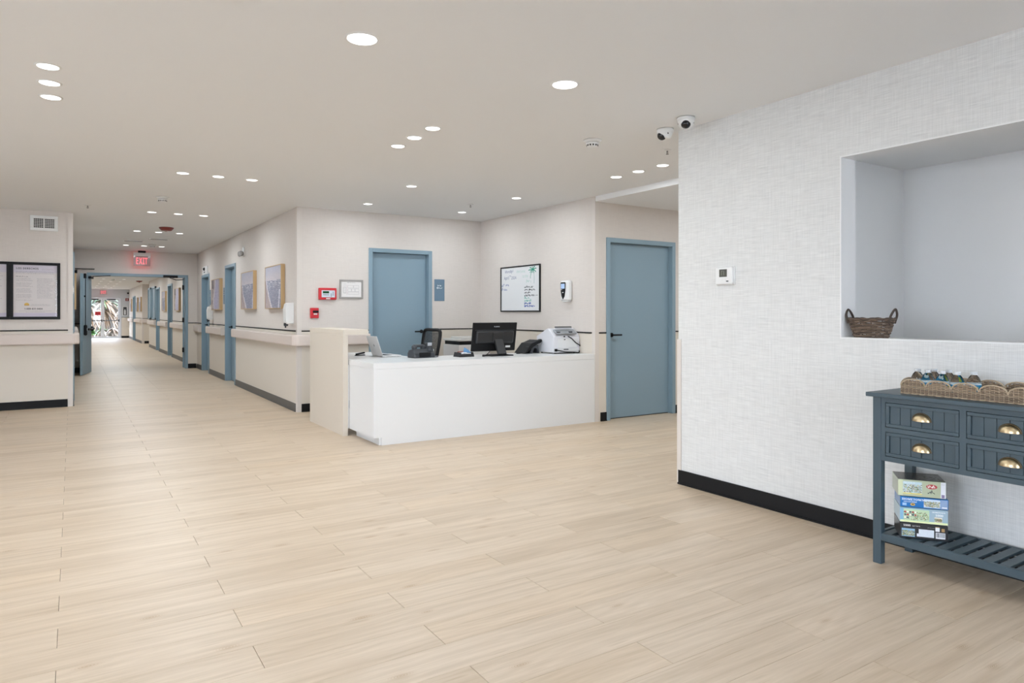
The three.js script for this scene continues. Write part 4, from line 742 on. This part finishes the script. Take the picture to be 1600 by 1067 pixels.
// ───────────────────────── console cabinet ─────────────────────────
const ZC0 = -1.975, ZC1 = -1.115, XF = 3.488, XBk = 3.836;
{
  const o = thing('console_cabinet', 'slate blue four-drawer console table with slatted shelf', 'console table', [XF, 0, ZC0]);
  const S = (x0, x1, y0, y1, z0, z1, r = 0) => span(x0 - XF, x1 - XF, y0, y1, z0 - ZC0, z1 - ZC0, r);
  for (const [x, z] of [[XF, ZC0], [XBk - 0.04, ZC0], [XF, ZC1 - 0.042], [XBk - 0.04, ZC1 - 0.042]]) mesh('leg', S(x, x + 0.04, 0, 0.858, z, z + 0.042, 0.003), m.navy, o);
  mesh('tabletop', S(XF - 0.025, XBk + 0.006, 0.858, 0.88, ZC0 - 0.025, ZC1 + 0.025, 0.004), m.navy, o);
  const ZA = ZC0 + 0.042, ZZ = ZC1 - 0.042;
  mesh('face_frame', [...[[-1.912, -1.565], [-1.536, -1.189]].flatMap(([p, q]) => [S(XF + 0.004, XF + 0.022, 0.833, 0.858, p, q), S(XF + 0.004, XF + 0.022, 0.683, 0.706, p, q), S(XF + 0.004, XF + 0.022, 0.533, 0.558, p, q)]), S(XF + 0.004, XF + 0.022, 0.533, 0.858, ZA, -1.912), S(XF + 0.004, XF + 0.022, 0.533, 0.858, -1.565, -1.536), S(XF + 0.004, XF + 0.022, 0.533, 0.858, -1.189, ZZ)], m.navy, o);
  mesh('side_panel', S(XF + 0.04, XBk - 0.04, 0.533, 0.858, ZC0 + 0.008, ZC0 + 0.024), m.navy, o); mesh('side_panel', S(XF + 0.04, XBk - 0.04, 0.533, 0.858, ZC1 - 0.024, ZC1 - 0.008), m.navy, o);
  mesh('back_panel', S(XBk - 0.02, XBk - 0.008, 0.533, 0.858, ZA, ZZ), m.navy, o); mesh('bottom_panel', S(XF + 0.02, XBk - 0.02, 0.535, 0.545, ZA, ZZ), m.navy, o);
  for (const [z0, z1] of [[-1.912, -1.565], [-1.536, -1.189]]) for (const [y0, y1] of [[0.706, 0.833], [0.558, 0.683]]) {
    const g = new THREE.Group(); g.name = 'drawer'; g.position.set(0.004, y0, z0 - ZC0); o.add(g);
    const w = z1 - z0, h = y1 - y0, e = 0.0022, b = 0.019;
    const D = (x0, x1, a0, a1, c0, c1, r = 0) => span(x0, x1, a0, a1, c0, c1, r);
    mesh('drawer_frame', [D(-0.001, 0.018, e, b, e, w - e, 0.0025), D(-0.001, 0.018, h - b, h - e, e, w - e, 0.0025), D(-0.001, 0.018, b, h - b, e, b, 0.0025), D(-0.001, 0.018, b, h - b, w - b, w - e, 0.0025)], m.navy, g);
    const n = 6, pw = (w - 2 * b) / n;
    for (let k = 0; k < n; k++) mesh('panel_board', D(0.008, 0.018, b - 0.002, h - b + 0.002, b + k * pw + 0.0012, b + (k + 1) * pw - 0.0012, 0.0012), m.navy, g);
    mesh('panel_backing', D(0.0125, 0.2, 0.006, h - 0.006, 0.006, w - 0.006), m.navy, g);
    const pull = new THREE.SphereGeometry(0.042, 24, 12, 0, PI, 0, PI / 2).scale(1, 0.86, 0.62); // quarter dome
    mesh('cup_pull', [pull.rotateY(-PI / 2).translate(0.006, h / 2 - 0.012, w / 2)], m.brass, g).userData.label = 'antique brass cup pull';
    mesh('pull_flange', new THREE.TorusGeometry(0.044, 0.0036, 6, 24, PI).scale(1, 0.88, 1).rotateY(PI / 2).translate(0.0065, h / 2 - 0.012, w / 2), m.bronze, g);
  }
  mesh('shelf_rail', S(XF + 0.003, XF + 0.022, 0.122, 0.16, ZA, ZZ, 0.002), m.navy, o); mesh('shelf_rail', S(XBk - 0.022, XBk - 0.003, 0.122, 0.16, ZA, ZZ, 0.002), m.navy, o);
  for (const z of [ZC0 + 0.008, ZC1 - 0.027]) mesh('shelf_rail', S(XF + 0.04, XBk - 0.04, 0.122, 0.16, z, z + 0.019, 0.002), m.navy, o);
  mesh('shelf_support', S((XF + XBk) / 2 - 0.01, (XF + XBk) / 2 + 0.01, 0.122, 0.145, ZA, ZZ), m.navy, o);
  for (let k = -4; k < 8; k++) { const z0 = -1.673 + k * 0.0658; if (z0 < ZC0 + 0.03 || z0 + 0.0438 > ZC1 - 0.03) continue; mesh('slat', S(XF + 0.0225, XBk - 0.0225, 0.147, 0.16, z0, z0 + 0.0438, 0.002), m.navy, o); }
}
{ // puzzle boxes
  const ang = Math.atan2(0.124, 0.17); // front runs along (sin, cos)
  const wFront = 0.21, dep = 0.18, cx = 3.567, cz = -1.762; // middle of the front edge
  const face = (W, Hh, f) => drawn(W, Hh, f);
  const scene1 = (g, x, y, w, h, sky) => { g.fillStyle = sky; g.fillRect(x, y, w, h); const cols = ['#6f8f5a', '#a8b070', '#7d6a55', '#c9b98f', '#55697a', '#d8d2c4', '#94705a', '#4f7a4a']; for (let k = 0; k < 380; k++) { g.fillStyle = cols[Math.floor(rnd() * 8)]; g.fillRect(x + rnd() * (w - 14), y + h * 0.22 + rnd() * (h * 0.74 - 12), rr(4, 18), rr(2, 9)); } };
  const specs = [
    [0.16, 0.2365, 0, 'black puzzle box with barcode at the bottom of the stack', [0.022, 0.022, 0.024], face(620, 226, (g, w, h) => {
      g.fillStyle = '#2d2e31'; g.fillRect(0, 0, w, h); g.fillStyle = '#f0f0ee'; g.font = 'bold 44px serif'; g.fillText('1000', 40, 50); squiggle(g, 165, 44, 100, 18, '#d8d8d4', 4); squiggle(g, 360, 50, 110, 9, '#c8c8c4', 2);
      scene1(g, 20, 82, 175, 125, '#8fb6cf'); g.fillStyle = '#dfe5ec'; g.fillRect(245, 78, 200, 70); g.fillRect(220, 148, 225, 46); for (let k = 0; k < 6; k++) squiggle(g, 255, 96 + k * 17, 180, 5, '#a7adb5', 1);
      g.fillStyle = '#eceef0'; g.fillRect(462, 30, 55, 62); g.fillStyle = '#b09060'; g.fillRect(462, 20, 55, 10); g.fillRect(540, 40, 42, 50); g.fillStyle = '#eceef0'; g.fillRect(465, 108, 125, 92); g.fillStyle = '#454b55'; for (let x = 474; x < 582; x += rr(4, 8)) g.fillRect(x, 114, rr(1.5, 4), 66);
    })],
    [0.238, 0.313, 0, 'light blue 1000-piece puzzle box above the black one', [0.36, 0.50, 0.58], face(620, 222, (g, w, h) => {
      g.fillStyle = '#86b4cf'; g.fillRect(0, 0, w, h); g.fillStyle = '#9db4c2'; g.fillRect(390, 0, w - 390, h); g.fillStyle = '#e3ecb8'; g.fillRect(0, 190, w, 32); scene1(g, 45, 15, 340, 182, '#bcd3b0');
      for (let k = 0; k < 12; k++) { g.fillStyle = ['#b04a4a', '#f0eee6', '#4a5a6a'][k % 3]; g.fillRect(55 + (k % 5) * 34, 50 + Math.floor(k / 5) * 44, 24, 26); }
      g.fillStyle = '#f4f4f0'; g.font = 'bold 26px serif'; g.fillText('HOMETOWN', 420, 46); g.font = 'bold 46px serif'; g.fillText('1000', 460, 98); scene1(g, 450, 112, 100, 76, '#e6dccb');
    })],
    [0.3145, 0.367, 0.002, 'bright blue HOMETOWN COLLECTION puzzle box in the middle of the stack', [0.03, 0.18, 0.45], face(620, 156, (g, w, h) => {
      g.fillStyle = '#1f6fb4'; g.fillRect(0, 0, w, h); g.fillStyle = '#eef4f8'; g.font = 'bold 46px serif'; g.fillText('HOMETOWN', 16, 50); g.font = 'bold 26px serif'; g.fillText('COLLECTION', 40, 82); g.fillStyle = '#9cc0e0'; g.fillRect(24, 94, 55, 42); g.fillStyle = '#d9b45a'; g.beginPath(); g.ellipse(160, 112, 32, 22, 0, 0, 2 * PI); g.fill(); g.fillStyle = '#3a2a20'; g.fillRect(146, 104, 28, 14);
      scene1(g, 305, 12, 215, 132, '#c9d9e4'); g.fillStyle = '#8fa6c8'; g.fillRect(525, 6, 90, 146); g.fillStyle = '#f0f2f4'; g.fillRect(540, 118, 66, 18);
    })],
    [0.3685, 0.4515, -0.008, 'pale green puzzle box with red oval badge on top of the stack', [0.42, 0.46, 0.34], face(620, 245, (g, w, h) => {
      g.fillStyle = '#b3bca0'; g.fillRect(0, 0, w, h); g.fillStyle = '#c8cfae'; g.fillRect(0, 0, 60, h); scene1(g, 62, 22, 250, 190, '#bcd0d8'); squiggle(g, 78, 46, 150, 16, '#dde6ea', 4); g.fillStyle = '#e0d27a'; g.fillRect(62, 196, 250, 18);
      g.fillStyle = '#b4474a'; g.beginPath(); g.ellipse(440, 80, 72, 36, 0, 0, 2 * PI); g.fill(); squiggle(g, 392, 96, 95, 32, '#f2e8e4', 8); squiggle(g, 392, 190, 90, 44, '#30323a', 8); g.fillStyle = '#e4e8ee'; g.fillRect(556, 0, 64, h); squiggle(g, 566, 40, 40, 8, '#8a8f98', 2); g.fillStyle = '#8a7fa0'; g.fillRect(566, 190, 40, 50);
    })],
  ];
  for (const [y0, y1, dx, label, col, tex] of specs) {
    const o = thing('puzzle_box', label, 'puzzle box', [cx + 0.81 * dep / 2 + dx * 0.3, y0 + 0.0015, cz - 0.59 * dep / 2 + dx], -PI / 2 + ang, 'stack of puzzle boxes');
    delete o.userData.group;
    const h = y1 - y0 - 0.0008; // local +z is the printed front
    mesh('box', box(wFront, h, dep, 0, h / 2, 0, 0.003), M(col, 0.35, { clearcoat: 0.5, clearcoatRoughness: 0.15 }), o);
    mesh('printed_front', plane(wFront - 0.004, h - 0.003, 0, h / 2, dep / 2 + 0.0006), M('#ffffff', 0.3, { map: tex }), o);
    if (y1 > 0.45) mesh('printed_lid', plane(wFront - 0.004, dep - 0.004).rotateX(-PI / 2).translate(0, h + 0.0006, 0), M('#ffffff', 0.2, { map: drawn(400, 340, (g, w, hh) => { g.fillStyle = '#4a4642'; g.fillRect(0, 0, w, hh); for (let k = 0; k < 260; k++) { g.fillStyle = ['#6a625a', '#3a3734', '#7d766c', '#554c44'][Math.floor(rnd() * 4)]; g.fillRect(rnd() * w, rnd() * hh, rr(6, 30), rr(3, 10)); } }) }), o);
  }
}
// ───────────────────────── scalloped wicker tray ─────────────────────────
const wickerMats = [M([0.36, 0.27, 0.185], 0.7), M([0.25, 0.185, 0.13], 0.75), M([0.46, 0.36, 0.25], 0.7)];
const TX0 = 3.54, TX1 = 3.80, TZ0 = -1.858, TZ1 = -1.15;
{
  const o = thing('wicker_tray', 'scalloped seagrass wicker tray on the console table', 'wicker tray', [(TX0 + TX1) / 2, 0.88, TZ0]);
  const L = TZ1 - TZ0, W = TX1 - TX0, per = L / 6, base = 0.040, amp = 0.034;
  const walls = [ // start, direction, length, scallop period, outward normal
    [[-W / 2, 0], [0, 1], L, per, [-1, 0]], [[W / 2, 0], [0, 1], L, per, [1, 0]], [[-W / 2, 0], [1, 0], W, W / 2, [0, -1]], [[-W / 2, L], [1, 0], W, W / 2, [0, 1]]];
  const hgt = (s, p) => base + amp * Math.sqrt(Math.max(0, 1 - Math.pow((s % p) / p * 2 - 1, 2)));
  const groups = [[], [], []];
  for (const [st, dir, len, p, nrm] of walls) {
    for (let row = 0; row < 13; row++) {
      const y = 0.004 + row * 0.0057; let run = [];
      const flush = () => { if (run.length > 2) groups[(row + (rnd() < 0.35 ? 1 : 0)) % 2 ? 1 : 0].push(tube(run, 0.0031, run.length * 2, 4)); run = []; };
      for (let s = 0.002; s <= len - 0.001; s += 0.0095) {
        if (hgt(Math.min(s, len - 1e-4), p) < y + 0.003) { flush(); continue; }
        const wv = 0.0028 * Math.sin(s / 0.019 * PI + row * PI) + (rnd() - 0.5) * 0.001;
        run.push([st[0] + dir[0] * s + nrm[0] * wv, y + (rnd() - 0.5) * 0.0014, st[1] + dir[1] * s + nrm[1] * wv]);
      }
      flush();
    }
    for (let s = 0.0; s < len; s += 0.019) { const h = hgt(Math.min(s, len - 1e-4), p); groups[2].push(tube([[st[0] + dir[0] * s, 0.001, st[1] + dir[1] * s], [st[0] + dir[0] * s, h / 2, st[1] + dir[1] * s], [st[0] + dir[0] * s, h, st[1] + dir[1] * s]], 0.0026, 4, 4)); }
    const rim = []; for (let s = 0; s <= len + 1e-6; s += len / 96) rim.push([st[0] + dir[0] * s, hgt(Math.min(s, len - 1e-4), p) + 0.002, st[1] + dir[1] * s]);
    groups[2].push(tube(rim, 0.0042, 160, 5)); groups[2].push(tube([[st[0], 0.004, st[1]], [st[0] + dir[0] * len, 0.004, st[1] + dir[1] * len]], 0.004, 4, 5));
  }
  ['brown_weave', 'dark_weave', 'rim_and_stakes'].forEach((n, i) => { mesh(n, groups[i], wickerMats[i], o).userData.kind = 'stuff'; });
  mesh('tray_base', span(-W / 2, W / 2, 0.0005, 0.005, 0, L), wickerMats[1], o);
}
{ // water bottles in the tray
  const clear = M([1, 1, 1], 0.03, { transmission: 1, thickness: 0.03, ior: 1.3 });
  const o = thing('water_bottle', 'small clear water bottle at the closed end of the wicker tray', 'water bottle', [3.625, 0.8855, -1.820], 0, 'water bottles in the wicker tray');
  mesh('bottle', lathe([[0, 0], [0.028, 0], [0.031, 0.004], [0.031, 0.05], [0.030, 0.056], [0.031, 0.062], [0.0295, 0.074], [0.021, 0.093], [0.0125, 0.104], [0.0125, 0.110], [0, 0.110]], 28), clear, o);
  mesh('paper_label', new THREE.CylinderGeometry(0.0315, 0.0315, 0.046, 28, 1, true).translate(0, 0.040, 0), M('#ffffff', 0.35, { side: THREE.DoubleSide, map: drawn(256, 96, (g, w, h) => { g.fillStyle = '#1f86b4'; g.fillRect(0, 0, w, h); g.fillStyle = '#2f9aa0'; g.fillRect(0, 50, w, 46); g.fillStyle = '#17608c'; g.fillRect(0, 70, w, 12); g.fillStyle = '#b8c84a'; for (let k = 0; k < 4; k++) g.fillRect(20 + k * 64, 30, 26, 22); g.fillStyle = '#dff0f4'; g.fillRect(0, 0, w, 10); }) }), o);
  mesh('cap', cyl(0.0150, 0.0150, 0.010, 0, 0.114, 0, 20), M([0.62, 0.64, 0.66], 0.2), o); mesh('cap_ring', cyl(0.0155, 0.0155, 0.0025, 0, 0.1065, 0, 20), M([0.75, 0.78, 0.8], 0.3), o);
  const front = 'small clear water bottle in the front row of the wicker tray', rear = 'small clear water bottle in the wall-side row of the wicker tray';
  for (const [x, z, w] of [[3.595, -1.756, front], [3.69, -1.772, rear], [3.595, -1.688, front], [3.69, -1.702, rear], [3.595, -1.620, front], [3.66, -1.576, 'small clear water bottle beside the empty half of the wicker tray']]) clone(o, [x, 0.8855, z], rr(0, 6), w);
}
{ // twig basket on the sill
  const o = thing('twig_basket', 'dark brown twig basket with two handles on the opening sill', 'basket', [3.93, 1.144, -2.235], PI / 2);
  const Hb = 0.105, tw = [M([0.15, 0.105, 0.075], 0.8), M([0.065, 0.048, 0.038], 0.85), M([0.25, 0.175, 0.125], 0.8)], groups = [[], [], []];
  const ring = (t, a) => { const rx = 0.100 + 0.034 * t, rz = 0.050 + 0.018 * t; return [Math.cos(a) * rx, 0.004 + t * Hb, Math.sin(a) * rz]; };
  for (let k = 0; k < 26; k++) { const t = k / 25 * 0.97, ph = rnd() * 6; const pts = []; for (let q = 0; q < 40; q++) { const a = q / 40 * 2 * PI, p = ring(t, a), w = 1 + 0.025 * Math.sin(a * 12 + (k % 2) * PI) + (rnd() - 0.5) * 0.012; pts.push([p[0] * w, p[1] + 0.0035 * Math.sin(a * 3 + ph), p[2] * w]); } groups[k % 5 === 3 ? 2 : k % 3 === 1 ? 1 : 0].push(tube(pts, rr(0.0018, 0.0036), 90, 5, true)); }
  for (let k = 0; k < 24; k++) { const a = k / 24 * 2 * PI; groups[1].push(tube([0, 0.5, 1].map(t => { const p = ring(t, a); return [p[0] * 0.97, p[1], p[2] * 0.95]; }), 0.0024, 6, 5)); }
  const rim = []; for (let q = 0; q < 44; q++) { const a = q / 44 * 2 * PI, p = ring(1.0, a); rim.push([p[0], p[1] + 0.004 * Math.sin(a * 9), p[2]]); } groups[1].push(tube(rim, 0.0065, 110, 6, true)); groups[0].push(tube(rim.map(([x, y, z], i) => [x * 1.02, y - 0.004 * Math.sin(i / 44 * 18 * PI), z * 1.02]), 0.005, 110, 6, true));
  ['brown_twigs', 'dark_twigs', 'reddish_twigs'].forEach((n, i) => { mesh(n, groups[i], tw[i], o).userData.kind = 'stuff'; });
  for (const s of [-1, 1]) mesh('handle', [tube([[s * 0.118, 0.085, -0.034], [s * 0.134, 0.135, -0.03], [s * 0.140, 0.165, 0], [s * 0.134, 0.135, 0.03], [s * 0.118, 0.085, 0.034]], 0.0065, 30, 7), tube([[s * 0.121, 0.085, -0.036], [s * 0.136, 0.13, -0.034], [s * 0.142, 0.168, 0], [s * 0.137, 0.14, 0.026], [s * 0.12, 0.085, 0.037]], 0.004, 30, 6)], tw[1], o);
  mesh('base', cyl(0.098, 0.096, 0.004, 0, 0.002, 0, 30).scale(1, 1, 0.5), tw[1], o);
}

// ───────────────────────── garden beyond the glass doors ─────────────────────────
mesh('soil', span(-12, 14, -0.2, -0.02, -56, ZEND - 0.2), M([0.13, 0.115, 0.09], 0.95), struct('ground', 'pale sandy garden ground outside the glass doors', 'ground'));
mesh('lawn', span(-16, 14, -0.2, -0.02, 4.7, 24), M([0.42, 0.41, 0.39], 0.9), struct('ground_terrace', 'pale paved terrace outside the lobby windows', 'ground'));
mesh('lawn', span(-26, -5.2, -0.2, -0.02, -20, 4.7), M([0.42, 0.41, 0.39], 0.9), struct('ground_side', 'pale paved walk outside the lobby end windows', 'ground'));
mesh('render', span(-6, 9, -0.02, 4.2, -52.4, -52.2), M([0.06, 0.05, 0.04], 0.9), struct('wall_garden', 'weathered garden wall behind the palms', 'garden wall'));
function blade(len, w, droop, lift) {
  const g = new THREE.PlaneGeometry(w, len, 2, 6).translate(0, len / 2, 0), p = g.attributes.position;
  for (let i = 0; i < p.count; i++) { const t = p.getY(i) / len, x = p.getX(i) * (1 - t * t) * (0.5 + 1.2 * Math.min(1, t * 4)); p.setXYZ(i, x, len * (Math.sin(lift) * t - droop * t * t), len * Math.cos(lift) * t + Math.abs(x) * 0.4); }
  g.computeVertexNormals(); return g;
}
const leafMats = [[0.022, 0.055, 0.012], [0.055, 0.10, 0.02], [0.13, 0.075, 0.035], [0.26, 0.21, 0.15], [0.05, 0.17, 0.015]].map(c => M(c, 0.5, { side: THREE.DoubleSide }));
function palm(label, x, z, h, n, len, mix, trunkTint) {
  const o = thing('garden_palm', label, 'palm', [x, -0.02, z]);
  mesh('trunk', [...Array.from({ length: 7 }, (_, k) => cyl(0.09 - k * 0.006, 0.11 - k * 0.006, h / 7 + 0.02, Math.sin(k) * 0.02, (k + 0.5) * h / 7, 0, 9))], M(trunkTint, 0.9), o);
  const parts = {}; for (let k = 0; k < n; k++) { const c = mix[Math.floor(rnd() * mix.length)], dead = c >= 2 && c < 4; (parts[c] ??= []).push(blade(len * rr(0.7, 1.15), rr(0.05, 0.13), dead ? rr(0.7, 1.3) : rr(0.25, 0.8), dead ? rr(-0.3, 0.5) : rr(0.2, 1.4)).rotateY(rnd() * 6.28).translate(0, h * (dead ? rr(0.55, 0.95) : rr(0.9, 1)), 0)); }
  for (const c in parts) mesh(['green_fronds', 'light_fronds', 'brown_fronds', 'dry_fronds', 'bright_fronds'][c], parts[c], leafMats[c], o).userData.kind = 'stuff';
}
palm('tall green palm with brown skirt on the push-bar side of the garden', 0.72, -44.2, 1.75, 90, 0.78, [0, 1, 2, 2, 3], [0.20, 0.14, 0.09]);
palm('green palm with hanging dry fronds by the garden path', 2.55, -44.3, 1.7, 100, 0.78, [0, 0, 1, 2, 2, 3], [0.22, 0.15, 0.10]);
palm('dense green palm in the middle of the garden', 1.5, -46.8, 2.1, 130, 1.2, [0, 0, 1, 2, 2], [0.2, 0.14, 0.1]);
palm('shaggy brown palm close to the garden wall', 1.6, -49.8, 2.2, 120, 1.3, [0, 2, 2, 1, 3], [0.2, 0.14, 0.1]);
palm('low bright green shrub at the garden door', 0.86, -41.5, 0.25, 60, 0.36, [4, 4, 1], [0.2, 0.14, 0.1]);
palm('low dry straw clump at the garden door', 1.82, -41.6, 0.5, 110, 0.42, [3, 3, 3, 2], [0.3, 0.22, 0.15]);
palm('low pale grass clump behind the bright shrub', 1.35, -42.7, 0.4, 90, 0.4, [3, 3, 1, 2], [0.3, 0.22, 0.15]);

renderer.render(scene, camera);
